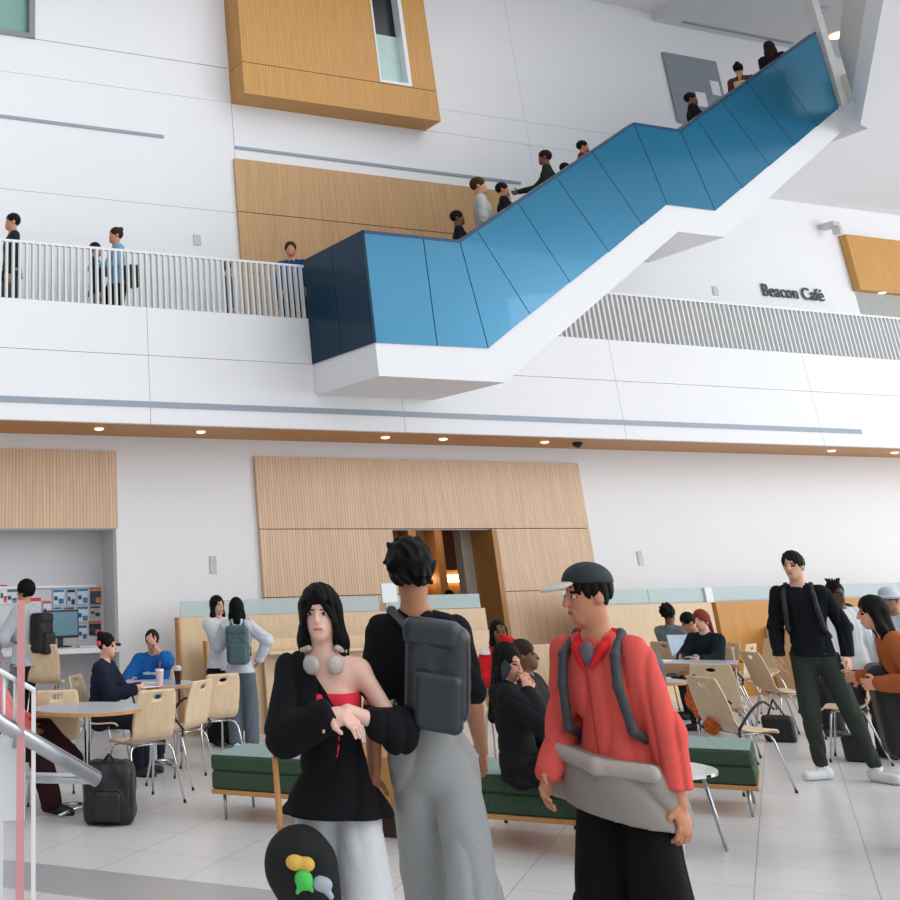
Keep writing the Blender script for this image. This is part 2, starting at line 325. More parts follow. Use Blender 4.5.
# lettering
cu=bpy.data.curves.new('t','FONT'); cu.body='Beacon Caf\u00e9'; cu.extrude=.010; cu.offset=.006
to=bpy.data.objects.new('t',cu); COL.objects.link(to); dg=bpy.context.evaluated_depsgraph_get(); me=bpy.data.meshes.new_from_object(to.evaluated_get(dg)); bpy.data.objects.remove(to)
xs=[v.co.x for v in me.vertices]; zs=[v.co.y for v in me.vertices]; w=max(xs)-min(xs)
k=1.52/w; kz=.225/max(zs)
for v in me.vertices:
    x,y,z=v.co; v.co=((x-min(xs))*k,-z,y*kz)
me.materials.clear(); me.materials.append(mat('slate_letters',(52,66,76),.5))
o=bpy.data.objects.new('wall_lettering',me); COL.objects.link(o); o.location=(18.08,YW-.03,6.27); tag(o,'dark slate cafe name lettering on the white upper wall','sign')
def plate(name,x,y,yy,w,h,m_,lab,cat,grp=None,t=.015):
    p=on(x,y,1,yy); mb=MB().box(-w/2,w/2,-t,0,-h/2,h/2,0,bev=.004); return tag(mb.build(name,m_,loc=p),lab,cat,grp)
SW=mat('switch_grey',(196,198,200),.4)
plate('wall_switch',197,240,YW,.12,.16,SW,'small grey wall plate on the upper wall left of the tan panel','switch')
plate('wall_switch',213,565,YW,.10,.22,SW,'small grey alarm plate on the ground floor wall near the two standing women','switch')
plate('wall_switch',640,558,YW,.10,.20,SW,'small grey plate on the white wall right of the man in the cap','switch')
plate('wall_switch',715,291,YW,.12,.16,SW,'small pale plate on the wall left of the cafe lettering','switch')
mb=MB().box(-.1,.1,-.3,0,-.05,.05,0,bev=.01).box(-.04,.04,-.35,-.2,-.2,-.05); tag(mb.build('wall_camera',mat('pale_housing',(206,206,204),.4),loc=on(822,228,1,YW)),'small white camera bracket on the wall above the cafe lettering','camera')
mb=MB().box(-.08,.08,-.02,0,-.02,.02); 
# gray screen on the upper wall
mb=MB(); mb.box(16.95,18.3,YW-.05,YW-.01,9.5,10.95,0); mb.box(17.55,17.8,YW-.055,YW-.05,9.9,10.2,1);mb.box(18.0,18.22,YW-.055,YW-.05,10.2,10.5,1)
tag(mb.build('notice_board',[mat('board_grey',(138,146,154),.6,var=.04),WHITE]),'grey notice board with white sheets high on the wall behind the upper stairs','board')
# ceilings
mb=MB(); mb.box(16.95,34,5,YW,11.62,11.9,0); S(mb.build('ceiling_upper',[mat('ceiling_pale',(222,223,224),.8,var=.01)]))
mb=MB(); mb.box(-12,16.95,11.5,YW,11.82,11.95); S(mb.build('ceiling_left',[WALL]))
mb=MB(); mb.box(17.5,20.4,13.78,13.84,11.60,11.62); tag(mb.build('air_slot',GREYB),'thin linear slot in the ceiling above the top of the staircase','vent')
k0=V(17.06,10.84); d=V(eB[0],eB[1])
poly=[tuple(k0-d*9),(34,2),(34,14),(17.32,14),(17.32,10.9),tuple(k0)]
mb=MB(); mb.prismz(poly,8.2,8.72); S(mb.build('ceiling_slab',[WALL]))
mb=MB(); nrm=V(-d[1],d[0]); a=k0-d*8.8; b=k0-d*.1
mb.prismz([tuple(a),tuple(b),tuple(b-nrm*.06),tuple(a-nrm*.06)],8.72,9.55); 
mb.box(17.53,17.9,11.0,11.25,8.73,9.3)
S(mb.build('wall_parapet',[SOFF]))
mb=MB(); mb.box(17.36,17.52,11.22,11.36,8.72,13); S(mb.build('trim_3',[mat('column_grey',(206,206,202),.7)]))
for (x,y,wm) in ((822,10,0),(846,35,0),(838,35,1)):
    p=on(x,y,2,11.62)
    mb=MB().lathe([(.14,0),(.16,-.02),(.10,-.04)],(0,0,0),24)
    tag(mb.build('downlight',mat('amber_lamp',(255,190,130),.4,emit=5) if wm else MATS['pale_housing'],loc=p),['pale round ceiling light at the top right beyond the stairs','amber glowing ceiling light beside the top of the stairs'][wm] if not (x==822) else 'pale round ceiling light nearest the top edge of the frame','light')
# ------------------------------------------------------------------ staircase
top=[(7.87,5.73),(9.33,5.73),(12.78,7.84),(13.68,7.84),(17.30,10.09)]
bot=[(7.87,4.33),(9.53,4.35),(13.09,6.615),(14.01,6.615),(17.34,8.71)]
wht=[(7.87,3.93),(9.72,3.93),(13.2,6.22),(14.10,6.22),(17.34,8.34)]
SY1=12.66
e=empty('staircase',(7.87,YS,3.93),0,'blue panelled staircase rising to the right across the atrium','staircase')
def rs(mb): mb.v=[(x-7.87,y-YS,z-3.93) for x,y,z in mb.v]; return mb
st=[(8.76,5.73,8.76,4.34),(9.33,5.73,9.53,4.35),(9.63,5.91,10.28,4.83),(10.38,6.37,11.04,5.31),(11.12,6.83,11.82,5.80),(11.87,7.285,12.53,6.26),(12.78,7.84,13.09,6.615),(13.68,7.84,14.01,6.615),(14.08,8.09,14.69,7.04),(14.70,8.47,15.38,7.475),(15.37,8.89,16.04,7.89),(16.04,9.31,16.69,8.30)]
P_=[(7.87,5.73,7.87,4.33)]+st+[(17.30,10.09,17.34,8.71)]
g=.007
for q in range(len(P_)-1):
    a,b=P_[q],P_[q+1]
    poly=[(a[0]+g,a[1]),(b[0]-g,b[1]),(b[2]-g,b[3]),(a[2]+g,a[3])]
    rs(MB().prism(poly,YS,YS+.03)).build('blue_panel',BLUE,e)
mb=MB(); mb.prism(top+bot[::-1],YS+.012,YS+.12); rs(mb).build('inner_balustrade',BLUED,e)
mb=MB(); mb.prism([(x,z+.02) for x,z in top]+[(x,z-.02) for x,z in top[::-1]],YS-.004,YS+.13); rs(mb).build('top_cap',mat('navy_cap',(14,60,96),.4),e)
END=mat('blue_end_dark_reflection',(2,46,70),.2,.0,var=.02,spec=.2)  # darker than the blue lacquer: dark reflection painted into the end face
for (y0,y1) in ((YS+.005,12.0),(12.01,YF-.01)):
    rs(MB().box(7.85,7.88,y0,y1,4.33,5.75)).build('end_panel',END,e)
# far balustrade
mb=MB(); mb.prism([(9.1,5.3)]+[(x,z-.36) for x,z in top[1:]]+[(17.3,9.2),(13.7,6.9),(12.8,6.9),(9.3,4.8)],SY1-.03,SY1); rs(mb).build('far_balustrade',BLUE,e)
mb=MB(); mb.tube([(9.1,SY1-.1,5.5)]+[(x,SY1-.1,z-.22) for x,z in top[1:]],.02); rs(mb).build('handrail',STEEL,e)
mb=MB(); mb.tube([(x+.05,YS+.17,z-.2) for x,z in top],.02); rs(mb).build('handrail',STEEL,e)
mb=MB(); mb.prism(bot+wht[::-1],YS+.015,SY1+.06); rs(mb).build('stringer',WALL,e)
# steps
flz=lambda x: np.interp(x,[p[0] for p in top],[p[1]-1.25 for p in top])
mb=MB(); mb.box(7.9,9.45,YS+.1,SY1-.03,4.33,4.48); mb.box(12.9,13.75,YS+.1,SY1-.03,6.55,6.6)
for (x0,z0,x1,z1) in ((9.45,4.48,12.9,6.6),(13.75,6.6,17.2,8.72)):
    n=13
    for i in range(n): mb.box(x0+(x1-x0)*i/n,x0+(x1-x0)*(i+1)/n,YS+.1,SY1-.03,z0+(z1-z0)*i/n-.02,z0+(z1-z0)*(i+1)/n)
rs(mb).build('steps',mat('grey_treads',(120,124,130),.6),e)
# ------------------------------------------------------------------ implicit shapes
class Sh:
    def __init__(s): s.ops=[]
    def cone(s,a,b,ra,rb,k=.02,fd=None,fk=1.,sub=False):
        a=np.array(a,float);b=np.array(b,float);s.ops.append(('c',a,b,ra,rb,k,None if fd is None else np.array(fd,float),fk,sub)); return s
    def ell(s,c,r,k=.02,R=None,sub=False):
        s.ops.append(('e',np.array(c,float),np.array(r,float),k,np.eye(3) if R is None else R,sub)); return s
    def rbox(s,c,h,r,k=.01,R=None,sub=False):
        s.ops.append(('b',np.array(c,float),np.array(h,float),r,k,np.eye(3) if R is None else R,sub)); return s
    def clip(s,p,n): # keep side where (x-p).n<0
        s.ops.append(('p',np.array(p,float),np.array(n,float)/np.linalg.norm(n))); return s
    def custom(s,fn): s.ops.append(('f',fn)); return s
    def noise(s,amp,freq,box=None): s.ops.append(('n',amp,freq,box)); return s
    def folds(s,amp,f=24,fz=9): s.ops.append(('w',amp,f,fz)); return s
    def bb(s,o):
        if o[0]=='c':
            a,b,ra,rb,fk=o[1],o[2],o[3],o[4],max(1,o[7]); m_=max(ra,rb)*fk; return np.minimum(a,b)-m_,np.maximum(a,b)+m_
        if o[0]=='e': m_=np.abs(o[4])@o[2]; return o[1]-m_,o[1]+m_
        if o[0]=='b': m_=np.abs(o[5])@(o[2]+o[3]); return o[1]-m_,o[1]+m_
    def mesh(s,h):
        lo=np.full(3,1e9);hi=-lo
        for o in s.ops:
            if o[0] in 'ceb' and not o[-1]:
                a,b=s.bb(o); lo=np.minimum(lo,a);hi=np.maximum(hi,b)
        lo-=.03+2*h;hi+=.03+2*h; n=np.ceil((hi-lo)/h).astype(int)+1
        ax=[(lo[i]+h*np.arange(n[i])).astype(np.float32) for i in range(3)]
        Fd=np.full(n,.5,np.float32)
        for o in s.ops:
            t=o[0]
            if t in 'ceb':
                a,b=s.bb(o); mg=.06; i0=np.clip(np.floor((a-mg-lo)/h).astype(int),0,n);i1=np.clip(np.ceil((b+mg-lo)/h).astype(int)+1,0,n)
                if (i1<=i0).any(): continue
                sl=tuple(slice(i0[i],i1[i]) for i in range(3))
                X,Y,Z=ax[0][sl[0]][:,None,None],ax[1][sl[1]][None,:,None],ax[2][sl[2]][None,None,:]
                if t=='c':
                    _,a,b,ra,rb,k,fd,fk,sub=o
                    qx,qy,qz=X-a[0],Y-a[1],Z-a[2]; ba=b-a
                    if fd is not None:
                        kk=1/fk-1; dt=(qx*fd[0]+qy*fd[1]+qz*fd[2])*kk
                        qx=qx+dt*fd[0];qy=qy+dt*fd[1];qz=qz+dt*fd[2]; ba=ba+(ba@fd)*kk*fd
                    hh=np.clip((qx*ba[0]+qy*ba[1]+qz*ba[2])/(ba@ba+1e-9),0,1)
                    d=np.sqrt((qx-hh*ba[0])**2+(qy-hh*ba[1])**2+(qz-hh*ba[2])**2)-(ra+(rb-ra)*hh)
                    if fk<1: d=d*max(fk,.5)
                elif t=='e':
                    _,c,r,k,R,sub=o; qx,qy,qz=X-c[0],Y-c[1],Z-c[2]
                    u=(qx*R[0,0]+qy*R[1,0]+qz*R[2,0]);v=(qx*R[0,1]+qy*R[1,1]+qz*R[2,1]);w=(qx*R[0,2]+qy*R[1,2]+qz*R[2,2])
                    k0=np.sqrt((u/r[0])**2+(v/r[1])**2+(w/r[2])**2);k1=np.sqrt((u/r[0]**2)**2+(v/r[1]**2)**2+(w/r[2]**2)**2)+1e-6
                    d=k0*(k0-1)/k1
                else:
                    _,c,hf,rr,k,R,sub=o; qx,qy,qz=X-c[0],Y-c[1],Z-c[2]
                    u=np.abs(qx*R[0,0]+qy*R[1,0]+qz*R[2,0])-hf[0];v=np.abs(qx*R[0,1]+qy*R[1,1]+qz*R[2,1])-hf[1];w=np.abs(qx*R[0,2]+qy*R[1,2]+qz*R[2,2])-hf[2]
                    d=np.sqrt(np.maximum(u,0)**2+np.maximum(v,0)**2+np.maximum(w,0)**2)+np.minimum(np.maximum(u,np.maximum(v,w)),0)-rr
                G=Fd[sl]
                if sub: Fd[sl]=np.maximum(G,-d)
                else:
                    q=np.clip(.5+.5*(G-d)/k,0,1); Fd[sl]=G*(1-q)+d*q-k*q*(1-q)
            else:
                X,Y,Z=ax[0][:,None,None],ax[1][None,:,None],ax[2][None,None,:]
                if t=='p':
                    d=(X-o[1][0])*o[2][0]+(Y-o[1][1])*o[2][1]+(Z-o[1][2])*o[2][2]; Fd=np.maximum(Fd,d).astype(np.float32)
                elif t=='f': Fd=np.maximum(Fd,o[1](X,Y,Z)).astype(np.float32)
                elif t=='w':
                    ph=o[2]*(X+.6*Y)+3.2*np.sin(4.5*Z+6*X)+o[3]*Z; Fd=(Fd+o[1]*(1-np.abs(np.sin(ph)))**2*1.6-o[1]*.5).astype(np.float32)
                elif t=='n':
                    f=o[2]; Fd=(Fd+o[1]*(np.sin(f*X+1.3*np.sin(f*.7*Z))*np.sin(f*.8*Y+2)*np.sin(f*.55*Z+np.sin(f*.9*X+.5*f*Y)))).astype(np.float32)
        return nets(Fd,lo,h)
def nets(Fd,lo,h):
    Sg=Fd<0; n=np.array(Fd.shape); cn=n-1; tot=int(np.prod(cn)); pts=[];cells=[];quads=[]
    for d in range(3):
        s0=[slice(None)]*3;s1=[slice(None)]*3; s0[d]=slice(0,-1);s1[d]=slice(1,None)
        I=np.argwhere(Sg[tuple(s0)]!=Sg[tuple(s1)])
        if len(I)==0: continue
        J=I.copy();J[:,d]+=1
        f0=Fd[I[:,0],I[:,1],I[:,2]];f1=Fd[J[:,0],J[:,1],J[:,2]]
        t=f0/(f0-f1); P=I.astype(float);P[:,d]+=t
        a,b=[(1,2),(2,0),(0,1)][d]
        ok=(I[:,a]>0)&(I[:,b]>0)&(I[:,a]<cn[a])&(I[:,b]<cn[b]); I=I[ok];P=P[ok];neg=(f0<0)[ok]
        cs=[]
        for da,db in ((0,0),(-1,0),(-1,-1),(0,-1)):
            K=I.copy();K[:,a]+=da;K[:,b]+=db; cs.append((K[:,0]*cn[1]+K[:,1])*cn[2]+K[:,2])
        for c in cs: cells.append(c);pts.append(P)
        Q=np.stack(cs,1); Q[~neg]=Q[~neg][:,::-1]; quads.append(Q)
    if not cells: return np.zeros((0,3)),np.zeros((0,4),int)
    cells=np.concatenate(cells);pts=np.concatenate(pts);quads=np.concatenate(quads)
    u,inv=np.unique(cells,return_inverse=True)
    cnt=np.bincount(inv); vv=np.stack([np.bincount(inv,pts[:,i])/cnt for i in range(3)],1)*h+lo
    return vv,np.searchsorted(u,quads)
def mobj(name,vq,mats,parent=None,scale=1.,midx=None,smooth=True,off=None):
    v,q=vq; v=v*scale
    if off is not None: v=v-off
    me=bpy.data.meshes.new(name); me.vertices.add(len(v)); me.vertices.foreach_set('co',v.astype(np.float32).ravel())
    me.loops.add(len(q)*4); me.loops.foreach_set('vertex_index',q.astype(np.int32).ravel()); me.polygons.add(len(q)); me.polygons.foreach_set('loop_start',np.arange(0,len(q)*4,4,dtype=np.int32))
    try: me.polygons.foreach_set('loop_total',np.full(len(q),4,np.int32))
    except Exception: pass
    me.update(calc_edges=True)
    for m_ in (mats if isinstance(mats,(list,tuple)) else [mats]): me.materials.append(m_)
    if midx is not None: me.polygons.foreach_set('material_index',midx.astype(np.int32))
    me.polygons.foreach_set('use_smooth',np.full(len(q),smooth)); me.validate()
    o=bpy.data.objects.new(name,me); COL.objects.link(o)
    if parent is not None:o.parent=parent
    return o
def Rx(a): c,s=math.cos(a),math.sin(a); return np.array([[1,0,0],[0,c,-s],[0,s,c]])
def Ry(a): c,s=math.cos(a),math.sin(a); return np.array([[c,0,s],[0,1,0],[-s,0,c]])
def Rz(a): c,s=math.cos(a),math.sin(a); return np.array([[c,-s,0],[s,c,0],[0,0,1]])
rad=math.radians
def ik(a,t,l1,l2,pole):
    a=np.array(a,float);t=np.array(t,float);d=t-a;L=np.linalg.norm(d);Lm=min(L,(l1+l2)*.995); u=d/L; t=a+u*Lm
    x=(l1*l1-l2*l2+Lm*Lm)/(2*Lm); hh=math.sqrt(max(l1*l1-x*x,0)); p=np.array(pole,float); p-=u*(p@u); p/=np.linalg.norm(p)+1e-9
    return a+u*x+p*hh,t
SK={}
def skinm(c):
    n='skin_%d_%d_%d'%c; return mat(n,c,.5,var=.05,scale=14)
def cloth(c,r=.9,b=.25,name='fabric'):
    n='%s_%d_%d_%d'%(name,*c); return mat(n,c,r,var=.06,scale=140,bump=b,spec=.2)
LIGHT=(224,176,152);TAN=(196,140,104);BRN=(120,78,54);DBR=(88,58,44)
def person(px,py,zc,label,base=0.,h=None,phi=0,sit=False,res=.011,group=None,skin=LIGHT,g=1.,**k):
    P=dep(px,py,zc) if zc else None
    if k.get('at') is not None: P=np.array([*k['at'],0.]); 
    H=h if h else P[2]-base
    pel=k.get('pel',(0,0,.54) if sit else (0,0,.95)); lean=k.get('lean',0); side=k.get('side',0); tw=k.get('twist',0)
    full=(1.335 if sit else 1.745)
    if sit and not k.get('pel'): pass
    s=H/full
    pel=np.array(pel,float); Rt=Rz(rad(tw))@Rx(rad(lean))@Ry(rad(side)); T=lambda *v: pel+Rt@np.array(v,float)
    nb=T(0,.012,.535)
    Rh=Rz(rad(tw+k.get('hyaw',0)))@Rx(rad(k.get('hpitch',0)))@Ry(rad(k.get('htilt',0)))
    hc=nb+(.5*Rt+.5*Rh)@V(0,-.018,.142); hp=lambda *v: hc+Rh@np.array(v,float)
    shw=.160*(g**.5)
    sh={'L':T(shw,.005,.452),'R':T(-shw,.005,.452)}
    hips={'L':pel+Rz(rad(tw*.3))@V(.080,0,-.02),'R':pel+Rz(rad(tw*.3))@V(-.080,0,-.02)}
    el={};wr={};kn={};an={};toe={}
    for sd,sg in (('L',1),('R',-1)):
        t=k.get('hand'+sd); pole=k.get('pole'+sd,(sg*.5,.8,-.3))
        if t is None: t=T(sg*.235,-.06,-.08) if not sit else T(sg*.16,-.36,.10)
        el[sd],wr[sd]=ik(sh[sd],t,.285,.25,pole)
        f=k.get('foot'+sd)
        if f is None: f=(sg*.10,.02,.075) if not sit else (sg*.10,-.44,.075)
        kp=k.get('knee'+sd,(sg*.12,-1,.0 if not sit else .9))
        kn[sd],an[sd]=ik(hips[sd],f,.44,.43,kp)
        td=k.get('toe'+sd,(sg*.25,-1,-.12)); td=np.array(td,float);td/=np.linalg.norm(td); toe[sd]=td
    hs=k.get('hs',1)
    B=Sh()
    B.ell(pel+V(0,.01,0),(.145*g,.105*g,.12),.03).cone(T(0,0,.05),T(0,.0,.2),.118*g,.108*g,.04,Rt@V(0,1,0),.82)
    B.ell(T(0,0,.34),(.145*g,.10*g,.17),.04,Rt).cone(T(-.125,0,.43),T(.125,0,.43),.055,.055,.04).cone(T(0,.01,.50),sh['L'],.05,.04,.03).cone(T(0,.01,.50),sh['R'],.05,.04,.03)
    if k.get('fem'): 
        for sg in (1,-1): B.ell(T(sg*.065,-.085,.315),(.055,.045,.055),.03,Rt)
    B.cone(T(0,.01,.47),hp(0,.012,-.04),.06,.052,.03)
    for sd in 'LR':
        sg=1 if sd=='L' else -1
        B.cone(sh[sd],el[sd],.047*g,.037,.03).cone(el[sd],wr[sd],.039,.026,.015)
        B.cone(hips[sd],kn[sd],.078*g,.054,.03).cone(kn[sd],an[sd],.054,.036,.015)
        fd=(kn[sd]-an[sd])
        B.cone(an[sd]+V(0,.02,-.02),an[sd]+toe[sd]*.15+V(0,0,-.03),.035,.03,.02)
        # hand
        fa=wr[sd]-el[sd]; fa/=np.linalg.norm(fa); hd=np.array(k.get('hd'+sd,fa),float); hd/=np.linalg.norm(hd)
        pn=np.array(k.get('pn'+sd,(-sg,.2,0.)),float); pn-=hd*(pn@hd); pn/=np.linalg.norm(pn)+1e-9; ac=np.cross(hd,pn)
        if ac@V(0,-1,0)<0: ac=-ac
        w0=wr[sd]; curl=k.get('curl',.55)
        Rm=np.stack([ac,pn,hd],1)
        B.ell(w0+hd*.05,(.042,.017,.055),.012,Rm)
        for j,(o_,l_) in enumerate(((.033,.070),(.011,.080),(-.011,.075),(-.032,.058))):
            b0=w0+hd*.085+ac*o_; d1=hd*math.cos(curl)+pn*math.sin(curl); b1=b0+d1*l_*.5; d2=hd*math.cos(curl*2.2)+pn*math.sin(curl*2.2); b2=b1+d2*l_*.5
            r0=.0095 if res<.01 else .0115
            B.cone(b0,b1,r0,r0*.92,.006).cone(b1,b2,r0*.92,r0*.8,.004)
        th=hd*.7+ac*.75+pn*.3; th/=np.linalg.norm(th); t0=w0+hd*.02+ac*.03; B.cone(t0,t0+th*.045,.013,.011,.01).cone(t0+th*.045,t0+th*.045+(hd*.8+pn*.5)*.035,.011,.009,.004)
    # head
    B.ell(hp(0,.012,.028),(.073*hs,.092*hs,.090*hs),.01,Rh).ell(hp(0,-.022,-.04),(.056,.068,.066),.03,Rh).ell(hp(0,-.068,-.085),(.024,.018,.018),.03,Rh)
    if res<.012:
        B.cone(hp(0,-.088,.016),hp(0,-.106,-.022),.008,.012,.012).ell(hp(0,-.086,-.055),(.026,.012,.012),.012,Rh)
        B.ell(hp(.031,-.098,.008),(.015,.013,.010),.01,Rh,sub=True).ell(hp(-.031,-.098,.008),(.015,.013,.010),.01,Rh,sub=True)
    for sg in (1,-1): B.ell(hp(sg*.073,.012,-.008),(.011,.020,.030),.01,Rh)
    v,q=B.mesh(res if res>.006 else .0058)
    # face materials
    fc=(v[q].mean(1)-hc)@Rh
    mi=np.zeros(len(q)); x,y,z=np.abs(fc[:,0]),fc[:,1],fc[:,2]
    if res<.012:
        mi[(x<.020)&(y<-.075)&(z>-.062)&(z<-.049)]=1
        mi[(x>.012)&(x<.048)&(y<-.06)&(z>.020)&(z<.029)]=2
        mi[(x>.018)&(x<.044)&(y<-.06)&(z>.001)&(z<.013)]=2 if res>.007 else 3
    hairc=k.get('hairc',(20,16,15))
    lip=tuple(int(a*b) for a,b in zip(skin,(.86,.60,.60)))
    ob=mobj('person',(v,q),[skinm(skin),mat('lips_%d_%d_%d'%lip,lip,.4),mat('hair_%d_%d_%d'%hairc,tuple(int(a_*.55) for a_ in hairc),.6,var=.3,scale=60,spec=.15),mat('socket_shade_%d_%d_%d'%skin,tuple(int(a*.7) for a in skin),.6)],None,s,mi)  # last material darkens the skin to paint shade into the eye sockets
    tag(ob,label,'person',group)
    HM=MATS['hair_%d_%d_%d'%hairc]
    def child(name,shp,m_,r=None): 
        vv=shp.mesh(r or max(res,.007)); 
        return mobj(name,vv,m_,ob,s)
    if res<.007:
        for sg in (1,-1):
            es=Sh().ell(hp(sg*.031,-.0775,.007),(.0118,.0118,.0085),.001); ev,eq=es.mesh(.003)
            c=(ev[eq].mean(1)-hp(sg*.031,-.079,.008))@Rh; m2=((c[:,0]**2+(c[:,2])**2<.0075**2)&(c[:,1]<0)).astype(int)
            mobj('eye',(ev,eq),[mat('eye_white',(190,180,174),.3),mat('dark_iris',(34,22,16),.1)],ob,s,m2)
    # hair
    hst=k.get('hair','short'); Hs=Sh()
    if hst:
        vol=k.get('hvol',.0)
        Hs.ell(hp(0,.020,.038),(.084+vol,.098+vol,.094+vol),.01,Rh)
        if hst in('long','bob','pony'):
            pass
        Hs.ell(hp(0,-.125-vol*.3,-.045),(.078,.09,.112),.01,Rh,sub=True)
        if hst in ('short','bun','spikes','curly','pony','cap'):
            Hs.clip(hp(0,.03,-.055),Rh@V(0,.25,-1))
            Hs.ell(hp(0,-.06,-.06),(.10,.07,.08),.01,Rh,sub=True)
        if hst in('long','bob'):
            Ln=k.get('hlen',.30) if hst=='long' else .14
            for sg in (1,-1):
                Hs.cone(hp(sg*.066,.0,.03),hp(sg*.078,.01,-.11),.028,.032,.03)
                Hs.cone(hp(sg*.078,.01,-.11),hp(sg*.085,.02,-.05-Ln),.032,.02,.03)
            Hs.cone(hp(0,.06,.0),hp(0,.085,-.06-Ln),.075,.05,.03,Rh@V(0,1,0),.6)
        if hst=='bun': Hs.ell(hp(0,.085,.10),(.038,.038,.036),.01,Rh)
        if hst=='pony': Hs.ell(hp(0,.115,.05),(.04,.045,.04),.02,Rh).cone(hp(0,.13,.04),hp(k.get('pside',0.02),.16,-.16),.04,.02,.02)
        if hst=='spikes':
            for a in range(9): 
                d_=V(math.cos(a*.7)*.5,math.sin(a*.7)*.5,1); b0=hp(d_[0]*.09,.02+d_[1]*.09,.10); Hs.cone(b0,b0+Rh@d_*.055,.014,.006,.005)
        if hst=='curly' or k.get('curl_h'): Hs.noise(.018,70)
        else: Hs.folds(.006,75,0)
        child('hair',Hs,HM,min(res,.009))
    # clothes
    tc=k.get('top',(30,32,36)); e_=k.get('te',.016); hem=k.get('hem',.09); sl=k.get('sleeve',(1,1)); 
    if not isinstance(sl,tuple): sl=(sl,sl)
    Tp=Sh(); tg=g*1.0
    Tp.cone(T(0,0,max(.02,-hem*0+.02)),T(0,0,.2),.122*tg+e_,.112*tg+e_,.04,Rt@V(0,1,0),.86)
    Tp.ell(T(0,0,.33),(.145*tg+e_,.103*tg+e_,.155+e_),.04,Rt).cone(T(-.11,.0,.42),T(.11,.0,.42),.05+e_,.05+e_,.04).cone(T(0,.01,.497),sh['L'],.048+e_*.6,.044+e_*.7,.03).cone(T(0,.01,.497),sh['R'],.048+e_*.6,.044+e_*.7,.03)
    if hem>0: Tp.cone(T(0,.0,.05),T(0,.0,-hem-.02),.130*tg+e_,max(.150*tg+e_,.08+.083*tg+k.get('be',.016)+.008)+k.get('flare',0),.03,Rt@V(0,1,0),.78)
    if k.get('fem'):
        for sg in (1,-1): Tp.ell(T(sg*.065,-.09,.31),(.058,.045,.058),.04,Rt)
    for sd,fr in zip('LR',sl):
        if fr<=0: continue
        up=min(fr*2,1); lo_=max(fr*2-1,0); a,b,c=sh[sd],el[sd],wr[sd]
        Tp.cone(a,a+(b-a)*up,.050*g+e_*.9,.043+e_*(1 if up==1 else 1.3)+k.get('slw',0),.035)
        if lo_>0: Tp.cone(b,b+(c-b)*lo_*.97,.041+e_+k.get('slw',0),.030+e_*.8+k.get('slw',0),.02)
    Tp.folds(k.get('fold',.006),21,-14)
    Tp.clip(T(0,0,-hem),Rt@V(0,0,-1))
    if k.get('neck','crew')=='crew': Tp.ell(T(0,-.02,.555),(.064,.064,.05),.01,Rt,sub=True)
    elif k['neck']=='v': Tp.ell(T(0,-.06,.52),(.06,.06,.10),.01,Rt,sub=True)
    if k.get('hood'): Tp.cone(T(-.075,.05,.51),T(.075,.05,.51),.04,.04,.03).ell(T(0,.10,.46),(.09,.05,.07),.03,Rt)
    if k.get('tcut'): Tp.custom(k['tcut'])
    if k.get('topn','x') is not None: child(k.get('tname','shirt'),Tp,k.get('topm') or cloth(tc))
    # trousers
    bc=k.get('bot',(40,42,48)); be=k.get('be',.016); fl=k.get('bflare',.0); bl=k.get('blen',.95)
    Bo=Sh(); Bo.ell(pel+V(0,.01,-.01),(.148*g+be,.11*g+be,.13),.03).cone(T(0,0,.0),T(0,0,.08),.125*g+be,.115*g+be,.03,V(0,1,0),.86)
    for sd in 'LR':
        a,b,c=hips[sd],kn[sd],an[sd]
        Bo.cone(a,b,.083*g+be,.060+be+fl*.5,.03).cone(b,b+(c-b)*bl,.060+be+fl*.5,.042+be+fl,.02)
    Bo.folds(k.get('bfold',.006),24,7).clip(T(0,0,k.get('btop',.15 if sit else .03-hem)),Rt@V(0,0,1))
    for sd in 'LR':
        pass
    Bo.clip(V(0,0,.035),V(0,0,-1))
    child(k.get('bname','trousers'),Bo,k.get('botm') or cloth(bc))
    shc=k.get('shoe',(30,30,32))
    for sd in 'LR':
        a=an[sd]; t_=toe[sd].copy(); fl_=V(t_[0],t_[1],0); 
        if k.get('freefoot'): up=V(0,0,1); hl=a-t_*.05+V(0,0,-.02); tt=a+t_*.16+V(0,0,-.035)
        else: fl_/=np.linalg.norm(fl_)+1e-9; hl=V(a[0],a[1],.04)-fl_*.04+V(0,0,0); tt=V(a[0],a[1],.036)+fl_*.17
        Ss=Sh().cone(hl,tt,.047,.037,.02).cone(hl+V(0,0,.01),a+V(0,0,.02),.04,.042,.02)
        if not k.get('freefoot'): Ss.clip(V(0,0,.004),V(0,0,-1))
        child('shoe',Ss,mat('shoe_%d_%d_%d'%shc,shc,.6,var=.08,scale=30))
    if sit and base==0 and not k.get('at') and False: pass
    loc=V(P[0],P[1],base); rz=face(P,phi)
    # put head over the requested pixel: shift so that head top sits at P
    off=Rz(rz)@(hc*s); 
    if not k.get('nohead'): loc[0]-=off[0];loc[1]-=off[1]
    ob.location=loc; ob.rotation_euler[2]=rz
    fr={'T':T,'s':s,'loc':loc,'rz':rz,'hp':hp,'Rh':Rh,'Rt':Rt,'wr':wr,'el':el,'sh':sh,'ob':ob,'pel':pel,'res':res,'child':child}
    return fr
def worn(fr,name,shp,m_,label,cat,res=.009,group=None,parts=()):
    base=fr['T'](0,0,0)*fr['s']
    o=mobj(name,shp.mesh(res),m_,None,fr['s'],off=base)
    o.location=fr['loc']+Rz(fr['rz'])@base; o.rotation_euler[2]=fr['rz']; tag(o,label,cat,group)
    for n,sp,mm in parts: mobj(n,sp.mesh(res),mm,o,fr['s'],off=base)
    return o
